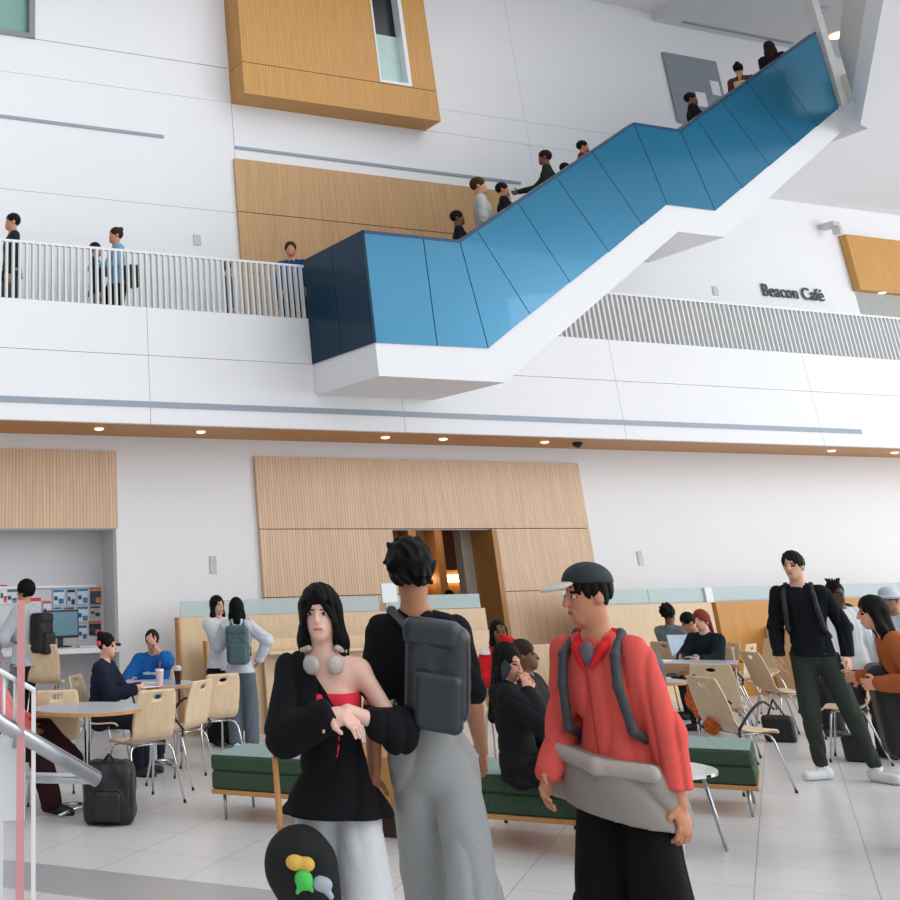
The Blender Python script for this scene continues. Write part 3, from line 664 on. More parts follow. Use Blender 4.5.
def backpack(fr,label,col,w=.145,h_=.21,d=.075,dx=0,straps=(1,1),res=.009,rough=.6,tilt=0,one=False,dz=0):
    T,Rt=fr['T'],fr['Rt']; R=Rt@Ry(rad(tilt))
    m_=mat('bag_%d_%d_%d'%col,col,rough,var=.12,scale=20,bump=.15)
    B=Sh().rbox(T(dx,.13+d,.24+dz),(w-.05,d-.035,h_-.05),.05,R=R).noise(.004,40)
    pocket=Sh().rbox(T(dx,.14+2*d,.14+dz),(w-.06,.02,h_*.42),.03,R=R)
    flap=Sh().rbox(T(dx,.135+d,.24+dz+h_-.04),(w-.05,d-.02,.015),.04,R=R)
    parts=[('front_pocket',pocket,m_),('top_flap',flap,m_)]
    for sg,on_ in zip((1,-1),straps):
        if not on_: continue
        st=Sh(); pts=[T(dx*.6+sg*.06,.14,.24+dz+h_-.03),T(sg*.095,.02,.530),T(sg*.112,-.095,.45),T(sg*.118,-.125,.34),T(sg*.135,-.10,.18),T(sg*.14,.06,.12)]
        for a,b in zip(pts[:-1],pts[1:]): st.cone(a,b,.020,.020,.010)
        parts.append(('strap',st,m_))
    return worn(fr,'backpack',B,m_,label,'backpack',res,None,parts)
def paint(o,mats,fn,fr):
    me=o.data; n0=len(me.materials)
    for m_ in mats: me.materials.append(m_)
    c=np.zeros(len(me.polygons)*3,np.float32); me.polygons.foreach_get('center',c); c=c.reshape(-1,3)/fr['s']
    q=(c-fr['T'](0,0,0))@fr['Rt']; mi=np.zeros(len(c),np.int32); me.polygons.foreach_get('material_index',mi)
    r=fn(q); mi=np.where(r>=0,r+n0,mi); me.polygons.foreach_set('material_index',mi.astype(np.int32))
def kid(fr,name): return [c for c in bpy.data.objects if c.parent==fr['ob'] and c.name.split('.')[0]==name][0]
# ---- three walkers in front
jc=lambda q:0
def girl():
    pel=V(0,0,.95)
    def cut(X,Y,Z):
        z0=np.where(X<.10,1.475-(X+.085)*1.55,1.19); z0=np.where(X>.10,1.19+0*X,z0)
        z0=np.where(X>.15,1.285,z0); z0=z0-.02; d=z0-Z  # negative where Z above line
        front=np.minimum(.06-X*0, X+.085)
        return np.minimum((Z-z0)*.8,(X+.085+np.clip((1.475-Z),0,.1)*0)*.8)*1.0
    fr=person(318,587,4.7,'woman with dark bangs in a pink-red tube top and black cardigan, hands clasped',phi=-4,res=.0058,
      skin=(232,188,170),g=.88,fem=True,hair='bob',hairc=(24,18,20),hvol=.006,handL=(.095,-.24,1.265),handR=(.02,-.26,1.245),hdL=(-.8,-.35,-.1),hdR=(.8,-.35,-.1),pnL=(0,.3,-1),pnR=(0,.3,-1),
      poleL=(.9,.3,-.7),poleR=(-.9,.3,-.7),top=(20,20,24),te=.022,hem=.10,flare=.075,slw=.020,sleeve=(.70,1),btop=-.09,neck='none',tcut=cut,tname='cardigan',bot=(214,216,218),be=.02,bflare=.05,hyaw=-6,footL=(.12,-.10,.075),footR=(-.14,.12,.075),fold=.010)
    T,hp,Rh,s=fr['T'],fr['hp'],fr['Rh'],fr['s']
    tb=Sh().cone(T(0,0,.05),T(0,0,.2),.118,.110,.04,V(0,1,0),.88).ell(T(0,0,.34),(.145,.11,.17),.04)
    for sg in (1,-1): tb.ell(T(sg*.065,-.095,.31),(.058,.045,.058),.04)
    tb.clip(T(0,0,.365),V(0,0,1)).clip(T(0,0,.10),V(0,0,-1)); fr['child']('tube_top',tb,cloth((228,52,78)),.008)
    fg=Sh()
    for sg in (1,-1):
        for j_ in range(4): fg.cone(hp(sg*.004,-.076,.102-j_*.004),hp(sg*(.040+.010*j_),-.092+.010*j_,.058-.030*j_),.012,.007,.008)
        fg.cone(hp(sg*.060,-.062,.06),hp(sg*.077,-.035,-.09),.012,.018,.01)
    fr['child']('bangs',fg,MATS['hair_24_18_20'],.007)
    # headphones round the neck
    H=Sh(); pts=[T(.10*math.cos(a),.03+.10*math.sin(a),.52-.03*math.sin(a)) for a in np.linspace(-.9,math.pi+.9,12)]
    for a,b in zip(pts[:-1],pts[1:]): H.cone(a,b,.014,.014,.006)
    c1,c2=[Sh().ell(T(sg*.052,-.098,.478),(.040,.022,.040),.01,Rz(rad(sg*25))) for sg in (1,-1)]; gm=mat('pearl_grey_plastic',(186,180,172),.4)
    worn(fr,'headphones',H,gm,'pearl grey over-ear headphones resting around the neck of the woman in the pink-red top','headphones',.006,None,(('ear_cup',c1,gm),('ear_cup',c2,gm)))
    # tote bag with toys
    Bg=Sh().ell(T(-.15,-.20,-.26),(.15,.075,.15),.02).ell(T(-.12,-.20,-.36),(.12,.07,.12),.04).noise(.006,30); bm_=mat('black_canvas',(20,20,22),.8,bump=.3)
    st=Sh(); pts=[T(-.30,.02,-.20),T(-.305,.02,.1),T(-.22,.0,.52),T(-.14,.0,.53),T(-.2,.03,.1),T(-.24,.03,-.2)]
    for a,b in zip(pts[:2],pts[1:3]): st.cone(a,b,.016,.016,.006)
    worn(fr,'tote_bag',Bg,bm_,'black tote bag hanging at the hip of the woman in the black cardigan','bag',.009,None,(('strap',Sh().cone(T(-.225,-.19,-.16),T(-.235,-.13,.12),.014,.014,.004),mat('tan_strap',(196,140,84),.6)),))
    p=T(-.16,-.33,-.22); Ty=Sh().ell(p,(.038,.03,.028),.01).ell(p+V(.045,0,-.004),(.032,.028,.026),.01)
    worn(fr,'plush_toy',Ty,mat('plush_yellow',(228,184,84),.95,bump=.4),'yellow plush toy clipped to the black tote bag','toy',.006)
    Ty=Sh().ell(p+V(.03,-.01,-.055),(.036,.03,.036),.01).cone(p+V(.03,-.01,-.06),p+V(.0,-.01,-.10),.014,.008,.01).cone(p+V(.03,-.01,-.06),p+V(.06,-.01,-.09),.014,.008,.01)
    worn(fr,'plush_toy',Ty,mat('plush_green',(84,204,92),.95,bump=.4),'bright green plush toy hanging below the yellow one','toy',.006)
    Ty=Sh().ell(p+V(.10,-.0,-.07),(.04,.02,.028),.01).cone(p+V(.09,0,-.06),p+V(.13,0,-.11),.016,.012,.01)
    worn(fr,'bag_charm',Ty,mat('grey_silk',(170,180,192),.5),'grey fabric charm on the black tote bag beside the green toy','charm',.006)
girl()
def guy():
    fr=person(408,543,4.85,'man seen from behind in a black t-shirt and light grey sweatpants, walking away',phi=172,res=.0058,
      skin=(176,118,84),g=.86,hs=.94,hair='curly',hairc=(18,15,15),hvol=.014,top=(20,21,25),te=.014,hem=-.07,btop=.12,sleeve=.38,slw=.006,bot=(168,170,170),be=.02,bflare=.03,bfold=.008,
      footL=(.10,-.22,.09),footR=(-.12,.20,.075),handL=(.235,.02,.86),handR=(-.17,-.22,.95),poleR=(-.2,1,-.3),fold=.005)
    backpack(fr,'shiny dark slate backpack slung on the man in the black t-shirt',(40,48,54),w=.120,h_=.175,d=.065,dx=-.085,straps=(1,0),res=.007,rough=.35,tilt=-8,dz=.075)
    T=fr['T']
guy()
def capman():
    fr=person(582,566,4.6,'man in a dark cap and coral red jacket, looking left as he walks',phi=-28,res=.0058,skin=(196,132,100),g=.88,
      hair='cap',hairc=(26,22,22),top=(224,92,84),te=.018,hem=.02,slw=.008,neck='crew',tname='jacket',hyaw=-34,hpitch=6,btop=-.02,bot=(16,16,19),be=.02,bflare=.07,
      footL=(.16,-.04,.075),footR=(-.15,.04,.075),handR=(-.22,-.16,.95),handL=(.23,-.02,.88),poleL=(.25,.8,-.3),poleR=(-.25,.8,-.3),fold=.009)
    T,hp,Rh=fr['T'],fr['hp'],fr['Rh']
    Cp=Sh().ell(hp(0,.018,.055),(.090,.108,.080),.01,Rh).clip(hp(0,0,.05),Rh@V(0,-.12,-1)); fr['child']('cap',Cp,mat('dark_teal_cap',(22,34,40),.7),.007)
    Br=Sh().ell(hp(0,-.125,.052),(.072,.075,.012),.01,Rh@Rx(.15)); fr['child']('cap_brim',Br,mat('pale_brim',(206,200,190),.6),.006)
    for sg in (1,-1):
        Cl=Sh().cone(T(sg*.075,.02,.525),T(sg*.055,-.085,.475),.024,.020,.01,None).cone(T(sg*.055,-.085,.475),T(sg*.02,-.125,.41),.020,.010,.01).cone(T(sg*.075,.02,.525),T(0,.07,.535),.024,.024,.01); fr['child']('collar',Cl,cloth((206,40,44)),.008)
    Vn=Sh().ell(T(0,-.098,.455),(.034,.024,.05),.01); fr['child']('undershirt',Vn,cloth((110,100,112)),.007)
    Zp=Sh().cone(T(0,-.132,.40),T(0,-.142,.10),.005,.005,.002)
    fr['child']('zip',Zp,cloth((160,54,52)),.005)
    # grey coat tied round the waist
    Ct=Sh().cone(T(0,0,.12),T(.0,0,-.02),.185,.225,.03,V(0,1,0),.85).cone(T(0,0,-.02),T(.01,0,-.13),.215,.232,.03,V(0,1,0),.8).cone(T(-.16,-.02,.06),T(-.27,-.03,-.12),.07,.07,.04)
    Ct.folds(.010,14,12).clip(T(0,0,.085),V(.14,0,1)).clip(T(0,0,-.125),V(-.16,0,-1)); fr['child']('tied_coat',Ct,cloth((150,142,136)),.009)
    Bl=Sh().cone(T(-.19,-.10,.085),T(.0,-.185,.055),.032,.030,.02).cone(T(.0,-.185,.055),T(.19,-.12,.04),.030,.032,.02)
    fr['child']('coat_sleeve',Bl,cloth((176,166,158)),.009)
    backpack(fr,'dark grey backpack worn by the man in the coral jacket',(58,62,66),w=.14,h_=.21,d=.07,res=.008)
capman()
# ---- tall man at right
def tall():
    fr=person(790,553,10.6,'tall man in a black sweater, dark green joggers and white sneakers, standing at right',phi=-8,res=.0078,skin=(216,164,138),g=1.0,at=on(790,553,1,7.8)[:2],h=1.82,
      hair='short',hairc=(44,32,26),top=(18,22,26),te=.02,hem=.03,hyaw=-14,bot=(52,58,52),be=.016,bflare=-.006,shoe=(224,226,226),footR=(-.13,-.03,.075),footL=(.25,.03,.075),toeR=(-.7,-1,-.1),toeL=(1,-.7,-.1),handR=(-.25,-.10,.91),handL=(.24,.0,.92),blen=.86)
    T=fr['T']
    paint(kid(fr,'shirt'),[mat('white_print',(210,214,216),.6)],lambda q:np.where((abs(q[:,0]-.115)<.012)&(q[:,1]<-.02)&(abs(q[:,2]-.30)<.02),0,-1),fr)
    backpack(fr,'black backpack on the tall man in the black sweater',(26,30,32),w=.12,h_=.18,d=.05)
tall()
# ---- people at right edge
fr=person(866,588,7.5,'woman with long dark hair in a rust brown top, cut by the right frame edge',phi=-80,res=.0085,skin=(222,160,130),g=1.0,fem=True,hair='long',hlen=.30,hairc=(30,24,22),top=(168,92,50),te=.03,hem=.0,lean=24,side=0,bot=(16,16,19),be=.05,bflare=.02,handR=(-.18,-.42,1.12),handL=(.2,-.36,1.1),hpitch=6,h=1.53,
   footL=(.12,.1,.075),footR=(-.1,-.15,.075),blen=.9)
Bg=Sh().rbox(fr['T'](-.20,-.10,-.02),(.09,.22,.26),.06).noise(.006,30)
worn(fr,'shoulder_bag',Bg,mat('black_leather',(18,18,20),.5),'large black bag held by the woman in the rust brown top','bag',.01,None,(('strap',Sh().cone(fr['T'](-.17,-.13,.2),fr['T'](-.13,.0,.5),.018,.018,.01),MATS['black_leather']),))
person(834,583,11,'person with spiky dark hair in a white t-shirt standing behind the tall man',phi=30,res=.011,skin=DBR,hair='spikes',hairc=(22,18,18),top=(226,228,230),te=.03,bot=(60,62,70),h=1.55)
person(847,617,12.4,'brown-haired person in a white top seated low behind the tall man',phi=-60,sit=True,res=.011,skin=(224,168,160),hair='short',hairc=(84,66,50),top=(222,222,226),bot=(60,60,64),h=1.30)
fr=person(890,601,10.6,'person in a pale blue-grey bucket hat behind the woman in rust brown',phi=-20,res=.011,skin=(150,98,76),hair='cap',hairc=(40,34,30),top=(190,196,206),te=.03,bot=(70,74,84),h=1.48)
Ht=Sh().ell(fr['hp'](0,.01,.07),(.10,.115,.075),.01).ell(fr['hp'](0,0,.035),(.14,.155,.02),.02); fr['child']('hat',Ht,mat('pale_hat',(190,198,208),.8),.012)
# ---- seated right group
fr=person(700,615,13.2,'red-haired person in a dark sweater sitting behind the table at right of the coral jacket',phi=-25,sit=True,res=.0095,skin=(226,172,150),g=1.05,hair='pony',hairc=(255,104,84),hvol=.01,top=(22,32,40),te=.03,handR=(-.16,-.42,.78),handL=(.10,-.42,.78),hyaw=-10,h=1.24)
RED=fr
fr=person(686,612,14.0,'black-haired person in a grey-blue t-shirt bent over a table beside the red-haired person',phi=-70,sit=True,res=.011,skin=TAN,hair='short',hairc=(22,20,22),top=(112,128,140),te=.025,sleeve=.5,lean=22,hpitch=25,handR=(-.14,-.42,.78),handL=(.14,-.40,.78),h=1.24); GR1=fr
fr=person(667,606,14.6,'curly-haired person in a slate grey shirt seated with back turned, behind the right tables',phi=150,sit=True,res=.011,skin=BRN,hair='curly',hairc=(26,24,24),hvol=.01,top=(118,134,142),te=.025,h=1.28); GR2=fr
# ---- middle seated
fr=person(505,638,7.5,'long-haired person in a black hoodie talking on a phone by the middle green bench',phi=88,sit=True,res=.0075,skin=(206,150,124),fem=True,g=.95,hair='long',hlen=.34,hairc=(24,19,18),top=(24,25,28),te=.035,hood=True,handR=(-.12,-.13,1.02),hdR=(.0,.05,1),pnR=(.8,.5,0),poleR=(-.5,-.6,-.8),handL=(.10,-.30,.66),hpitch=16,hyaw=-35,top_=0,bot=(20,20,24),h=1.24,at=None); PG=fr
Ph=Sh().rbox(fr['hp'](-.088,-.03,-.05),(.004,.032,.068),.004,R=fr['Rh']@Rx(.5)); worn(fr,'phone',Ph,mat('phone_black',(30,42,56),.2),'dark phone held to the ear of the person in the black hoodie','phone',.005)
fr=person(524,646,8.5,'brown-haired person in a dark jacket seated behind the phone caller, facing right',phi=75,sit=True,res=.011,skin=BRN,hair='short',hairc=(84,64,48),top=(44,42,42),te=.04,h=1.20); PB=fr
fr=person(497,620,11.4,'person in a red jacket covering the face with one hand, seated near the doorway',phi=10,sit=True,res=.009,skin=BRN,hair='long',hlen=.22,hairc=(22,20,20),top=(206,34,40),te=.03,handL=(.02,-.13,1.16),hdL=(-.1,.0,1),pnL=(0,1,0),poleL=(.7,-.6,-.5),handR=(-.15,-.3,.75),h=1.24); RJ=fr
paint(kid(fr,'shirt'),[mat('white_sleeve',(232,226,226),.7)],lambda q:np.where((abs(q[:,0])>.13)&(q[:,2]>.46),0,-1),fr)
person(449,590,16.6,'dark-haired person in the doorway seen only above the glass screen',phi=180,res=.012,skin=BRN,hair='short',hairc=(20,16,16),top=(40,40,44),h=1.49)
# ---- left group
fr=person(25,581,12.6,'person in a pale grey hoodie with a backpack standing at the computer in the alcove',phi=-125,res=.0095,skin=TAN,hair='short',hairc=(18,16,16),hvol=.012,top=(176,182,188),te=.03,hood=True,bot=(24,24,28),be=.03,handL=(.2,-.35,1.1),handR=(-.15,-.38,1.08))
backpack(fr,'black backpack on the person at the computer',(16,16,18),w=.13,h_=.20,d=.075,dx=-.03)
fr=person(107,634,10.9,'person in a navy sweater with a pink flower in dark hair, seated at the left',phi=72,sit=True,res=.009,skin=(222,170,148),fem=True,hair='bun',hairc=(20,18,20),top=(26,32,50),te=.03,lean=8,handL=(.10,-.42,.80),handR=(-.12,-.42,.80),bot=(28,30,40),h=1.22,hpitch=6); NV=fr
Fl=Sh().ell(fr['hp'](-.07,.07,.02),(.028,.028,.028),.01); worn(fr,'hair_flower',Fl,mat('pink_petals',(236,60,110),.7),'pink flower pinned in the hair of the person in navy','flower',.006)
fr=person(152,632,12.0,'person in a bright blue printed t-shirt holding one hand to the face',phi=-8,sit=True,res=.009,skin=(216,164,140),g=1.1,hair='short',hairc=(66,52,40),top=(28,96,168),te=.035,sleeve=.5,slw=.02,hpitch=22,handL=(.03,-.15,1.17),hdL=(-.5,0,.8),pnL=(0,1,.2),poleL=(.8,-.5,-.8),handR=(-.22,-.38,.78),hdR=(.6,-.7,0),h=1.20); BL=fr
paint(kid(fr,'shirt'),[mat('print_white',(210,222,232),.7),mat('print_ochre',(196,160,84),.7),mat('print_navy',(24,40,72),.7)],lambda q:np.where((abs(q[:,0])<.11)&(q[:,1]<-.02)&(abs(q[:,2]-.33-.0*q[:,0])<.014),0,np.where((abs(q[:,0]+.02)<.05)&(q[:,1]<-.02)&(abs(q[:,2]-.245)<.035),np.where(abs(q[:,2]-.245)<.016,1,2),-1)),fr)
# two women by the counter
fr=person(217,595,12.75,'woman with long dark hair in a pale sweater, one arm over a friend',phi=35,res=.009,skin=(226,172,150),fem=True,g=.92,hair='long',hlen=.20,hairc=(34,26,26),top=(222,222,226),te=.03,handL=(.16,-.34,1.42),hdL=(.9,-.3,-.05),poleL=(.5,.3,-1),handR=(.02,-.28,1.30),bot=(22,22,26),be=.05,bflare=.03,h=1.52)
fr=person(236,599,12.45,'woman seen from behind in a light hoodie and grey jeans, hand on hip',phi=176,res=.009,skin=TAN,fem=True,g=.95,hair='long',hlen=.10,hairc=(18,16,18),top=(206,212,220),te=.035,handR=(-.26,.02,1.02),poleR=(-1,.4,0),handL=(.14,-.3,1.25),bot=(96,106,116),be=.028,bflare=.02,shoe=(226,228,230),h=1.50)
backpack(fr,'teal grey backpack on the woman in the light hoodie',(74,96,102),w=.145,h_=.215,d=.07)
# foreground left seated (legs only reach the frame)

P0=dep(-8,650,9.2)
fr=person(0,0,None,'person in dark maroon trousers at the left edge, one knee raised',phi=84,sit=True,res=.0095,at=(P0[0],P0[1]),h=1.26,skin=(120,60,50),hair='short',top=(214,92,96),te=.04,bot=(44,20,22),be=.045,
   footL=(.02,-.74,.36),kneeL=(0,-.3,1),footR=(-.14,-.55,.075),toeL=(.1,-1,-.35),freefoot=True,hpitch=10,shoe=(22,22,24))
FG=fr
# ---- balcony people
BF=4.48
def bal(px,py,yy,lab,**k):
    P=on(px,py,1,yy); k.setdefault('h',max(P[2]-BF,1.3)); return person(px,py,None,lab,base=BF,at=P[:2],res=.0125,**k)
def person_at(*a,**k): return bal(*a,**k)
bal(12,214,13.25,'dark-clothed person walking at the far left of the balcony',phi=-80,skin=TAN,hair='short',hairc=(30,28,26),top=(36,44,48),bot=(70,84,90),footL=(.1,-.2,.075),footR=(-.1,.2,.075))
bal(96,243,13.3,'person in a dark jacket and pale jeans beside the woman with the bun',phi=80,skin=TAN,hair='short',hairc=(40,44,40),top=(34,40,42),bot=(140,160,172))
fr=bal(115,228,13.2,'woman with an auburn bun in a black skirt and light blue top on the balcony',phi=-75,skin=TAN,fem=True,hair='bun',hairc=(96,52,36),top=(120,168,200),bot=(24,24,26),be=.05,handL=(.12,-.3,1.15),handR=(-.12,-.3,1.15))
worn(fr,'handbag',Sh().rbox(fr['T'](.12,.18,.06),(.05,.07,.12),.04),BLACK,'black handbag at the back of the woman with the auburn bun','bag',.012)
bal(228,262,13.5,'person in dark clothes behind the balcony railing, second from the blue staircase',phi=90,skin=TAN,hair='short',hairc=(120,120,116),top=(92,100,104),bot=(36,40,42))
bal(290,242,13.3,'brown-haired person in a blue shirt at the balcony railing next to the blue staircase',phi=0,skin=TAN,hair='short',hairc=(84,62,46),top=(30,60,120),bot=(26,28,34))
# ---- people on the stairs
for (px,py,yy,lab,kw) in (
 (457,211,11.95,'person in a black jacket lowest on the blue staircase',dict(phi=90,skin=BRN,hair='short',hairc=(30,22,18),top=(26,32,34))),
 (478,178,11.75,'person in a pale grey top on the lower stair flight',dict(phi=90,skin=TAN,hair='short',hairc=(110,66,44),top=(186,186,184))),
 (502,183,11.95,'dark-haired person in a navy black coat with a bulky bag on the lower stair flight',dict(phi=90,skin=TAN,hair='short',hairc=(36,26,22),top=(26,28,44),g=1.15)),
 (543,151,11.9,'person in a dark green top near the middle of the staircase reaching left',dict(phi=-90,skin=BRN,hair='short',hairc=(60,44,36),top=(40,50,44),handR=(-.2,-.45,1.2))),
 (564,158,12.0,'stooping person in a blue jacket behind the middle of the staircase',dict(phi=90,skin=TAN,hair='short',hairc=(26,36,60),top=(34,76,132),lean=35)),
 (582,140,11.9,'person in a dark red top just below the stair landing',dict(phi=90,skin=TAN,hair='short',hairc=(30,32,32),top=(140,36,34),lean=15)),
 (690,93,11.85,'person in black leaning on the parapet of the upper stair flight',dict(phi=90,skin=BRN,hair='short',hairc=(22,18,18),top=(24,22,24),te=.03,handL=(.1,-.35,1.15))),
 (737,64,11.75,'person with a beige tote bag on the upper stair flight',dict(phi=180,skin=TAN,hair='bun',hairc=(26,20,20),top=(90,52,40))),
 (768,42,11.75,'person with long auburn hair in black at the top of the staircase',dict(phi=170,skin=TAN,hair='long',hlen=.2,hairc=(92,44,34),top=(24,20,22),g=1.1))):
    P=on(px,py,1,yy); b0=float(flz(P[0])); hh=P[2]-b0
    if 'beige tote' in lab:
        fr=person(px,py,None,lab,base=b0,at=P[:2],h=hh,res=.0125,**kw)
        worn(fr,'tote_bag',Sh().rbox(fr['T'](.03,.2,.24),(.07,.02,.10),.03),mat('beige_canvas',(206,176,144),.8),'beige tote bag on the back of the person on the upper stairs','bag',.012,None,(('strap',Sh().cone(fr['T'](.03,.2,.34),fr['T'](.02,.12,.50),.012,.012,.004),MATS['beige_canvas']),))
    else: person(px,py,None,lab,base=b0,at=P[:2],h=hh,res=.0125,**kw)

# ------------------------------------------------------------------ furniture
def chair_shell(col=None):
    key=[(.262,.845),(.235,.76),(.203,.65),(.178,.56),(.145,.49),(.08,.452),(-.03,.438),(-.15,.446),(-.21,.442),(-.235,.42)]
    wd=[.175,.195,.205,.205,.20,.205,.215,.215,.205,.19]
    L=len(key); n=40; nu=18; v=[];
    ts=np.linspace(0,L-1,n)
    def cr_(A,t):
        i=int(min(max(math.floor(t),0),L-2)); f=t-i; g=lambda j:np.array(A[min(max(j,0),L-1)],float); p0,p1,p2,p3=g(i-1),g(i),g(i+1),g(i+2)
        return .5*((2*p1)+(-p0+p2)*f+(2*p0-5*p1+4*p2-p3)*f*f+(-p0+3*p1-3*p2+p3)*f**3)
    P=[cr_(key,t) for t in ts]; W=[float(cr_([(w,) for w in wd],t)[0]) for t in ts]
    grid=[]
    for i in range(n):
        dish=.012*(1 if i<16 else .5)
        row=[]
        for j in range(nu+1):
            u=-1+2*j/nu; w=W[i]
            if i==0: w-=.012*abs(u)**6
            x=u*w; y,z=P[i]
            if i<14: y-=dish*(abs(u)**2)*-1*-1
            else: z+=dish*u*u
            row.append([x,y,z])
        grid.append(row)
    # hole: ellipse near the top
    hi=3; cz=P[hi]; a,b=.045,.016
    s=np.cumsum([0]+[math.hypot(P[i+1][0]-P[i][0],P[i+1][1]-P[i][1]) for i in range(n-1)])
    sc_=s[hi]; 
    mb=MB(); vid={}
    for i in range(n):
        for j in range(nu+1):
            vid[i,j]=len(mb.v); mb.v.append(tuple(grid[i][j]))
    rem=set()
    for i in range(n-1):
        for j in range(nu):
            cxx=(grid[i][j][0]+grid[i][j+1][0])/2; css=(s[i]+s[i+1])/2-sc_
            if (cxx/.05)**2+(css/.024)**2<1: rem.add((i,j))
            else: mb.f.append((vid[i,j],vid[i,j+1],vid[i+1,j+1],vid[i+1,j])); mb.mi.append(0); mb.sm.append(True)
    for (i,j) in rem:
        for di,dj in ((0,0),(0,1),(1,0),(1,1)):
            k=(i+di,j+dj); nb_=[(k[0]+a_,k[1]+b_) in rem for a_ in (-1,0) for b_ in (-1,0)]
            if not all(nb_):
                x=grid[k[0]][k[1]][0]; sv=s[k[0]]-sc_; r=math.hypot(x/.046,sv/.020)
                if r>1e-6:
                    nx,ns=x/r,sv/r+sc_; t=np.interp(ns,s,ts); q=cr_(key,t); mb.v[vid[k]]=(nx,q[0],q[1])
    return mb
def chair0():
    e=empty('dining_chair',(0,0,0),0,'proto','chair')
    o=chair_shell().build('shell',OAKF,e); md=o.modifiers.new('s','SOLIDIFY'); md.thickness=.012; md.offset=0
    for sx_,y0,y1 in ((-1,-.15,-.24),(1,-.15,-.24),(-1,.12,.24),(1,.12,.24)):
        lg=MB().tube([(sx_*.14,y0*.9,.425),(sx_*.185,y0,.41),(sx_*.205,y0+(y1-y0)*.12,.37),(sx_*.235,y1,.012)],.0095,10).build('leg',CHROME,e)
        MB().lathe([(.012,0),(.013,.004),(.011,.022)],(sx_*.235,y1,0),10).build('glide',BLACK,lg)
    mb=MB(); 
    mb.tube([(-.14,-.135,.425),(-.14,.115,.425)],.009); mb.tube([(.14,-.135,.425),(.14,.115,.425)],.009); mb.tube([(-.14,-.05,.424),(.14,-.05,.424)],.008); mb.tube([(-.14,.08,.424),(.14,.08,.424)],.008)
    mb.build('seat_frame',CHROME,e)
    for sx_ in (-1,1):
        pts=[(sx_*.185,.13,.41),(sx_*.235,.16,.46)]
        for t in np.linspace(0,1,10): pts.append((sx_*(.245+.015*math.sin(t*3.14)),.17-.36*t,.47+.20*math.sin(min(t*1.25,1.0)*1.57)-(.0 if t<.75 else (t-.75)*.25)))
        MB().tube(pts,.0105,10).build('armrest',BLACK,e)
    return e
CHR=chair0()
def chair(x,y,rz,label,arms=True,z=0):
    return dup(CHR,(x,y,z),rz,label,'shell chairs in the seating area',() if arms else ('armrest',))
def chp(P,phi,label,arms=True): return chair(P[0],P[1],face(P,phi),label,arms)
# left chairs
chp((3.98,9.62),-148,'light wood shell chair seen from behind, nearest of the left chairs',False)
chp((4.62,10.25),-122,'armchair with black arm loops, middle of three left chairs')
chp((5.22,10.85),-150,'light wood shell chair just left of the two standing women',False)
chair(*( NV['loc'][:2]),NV['rz'],'shell chair under the person in navy at the left table',False)
chair(*( BL['loc'][:2]),BL['rz'],'shell chair under the person in the blue t-shirt')
chair(*( FG['loc'][:2]),FG['rz'],'shell chair at the left edge under the person in dark clothes',False)
chp((3.32,10.05),-170,'shell chair behind the raised knee at the left table',False)
# right chairs
chp((8.58,7.82),128,'shell chair with black arms standing just behind the right end of the green bench')
chp((9.78,9.05),175,'shell chair with orange coat in front of the right table',False)
chp((11.62,9.92),120,'pale shell chair with a black bag hanging beside it at right',False)
chp((12.5,11.25),-110,'armchair with black loops in front of the honey oak booth')
chp((13.5,11.75),-60,'farthest shell chair before the honey oak booth',False)
chp((10.75,8.45),-95,'oak shell chair between the tall man and the woman in rust brown',False)
for f_,l in ((RED,'shell chair under the red-haired person'),(GR1,'shell chair under the person in the grey-blue t-shirt'),(GR2,'shell chair under the curly-haired person in slate grey'),(RJ,'shell chair under the person in the red jacket'),(PB,'shell chair under the brown-haired person facing right')):
    chair(f_['loc'][0],f_['loc'][1],f_['rz'],l,False)
for o in list(kids(CHR)):
    for g_ in kids(o): bpy.data.objects.remove(g_)
    bpy.data.objects.remove(o)
bpy.data.objects.remove(CHR)
def rtable(x,y,label,r=.45,h=.74):
    e=empty('round_table',(x,y,0),0,label,'table','grey topped cafe tables')
    MB().lathe([(r-.004,h-.004),(r-.004,h)],n=48).build('tabletop',LAM,e)
    MB().lathe([(r-.03,h-.03),(r,h-.028),(r,h-.005),(r-.005,h-.004)],n=48).build('table_edge',OAKE,e)
    MB().lathe([(.028,.03),(.028,h-.03)],n=16).build('column',CHROME,e)
    for k in range(4):
        a=k*math.pi/2+.4; MB().tube([(0,0,.045),(.15*math.cos(a),.15*math.sin(a),.04),(.32*math.cos(a),.32*math.sin(a),.014)],[.02,.017,.012],8).build('foot',CHROME,e)
rtable(3.42,9.42,'round grey table with oak edge beside the raised knee at left')
rtable(4.80,11.32,'round grey table with drinks in front of the person in the blue t-shirt')
def qtable(x,y,rz,w,d,label):
    e=empty('rectangular_table',(x,y,0),rz,label,'table','grey topped cafe tables')
    MB().box(-w/2,w/2,-d/2,d/2,.727,.74,bev=.003).build('tabletop',LAM,e); MB().box(-w/2+.002,w/2-.002,-d/2+.002,d/2-.002,.70,.726).build('table_edge',OAKE,e)
    for sx_ in (-1,1):
        for sy_ in (-1,1): MB().tube([(sx_*(w/2-.06),sy_*(d/2-.06),.70),(sx_*(w/2-.06),sy_*(d/2-.06),0)],.016,10).build('leg',CHROME,e)
qtable(10.98,10.45,TA,.95,.6,'long grey table in front of the red-haired person')
qtable(11.75,12.2,TA,.75,.6,'second grey table with papers, in front of the person in the grey-blue t-shirt')
rtable(9.98,9.98,'small white-topped table left of the red-haired person',.3,.62)
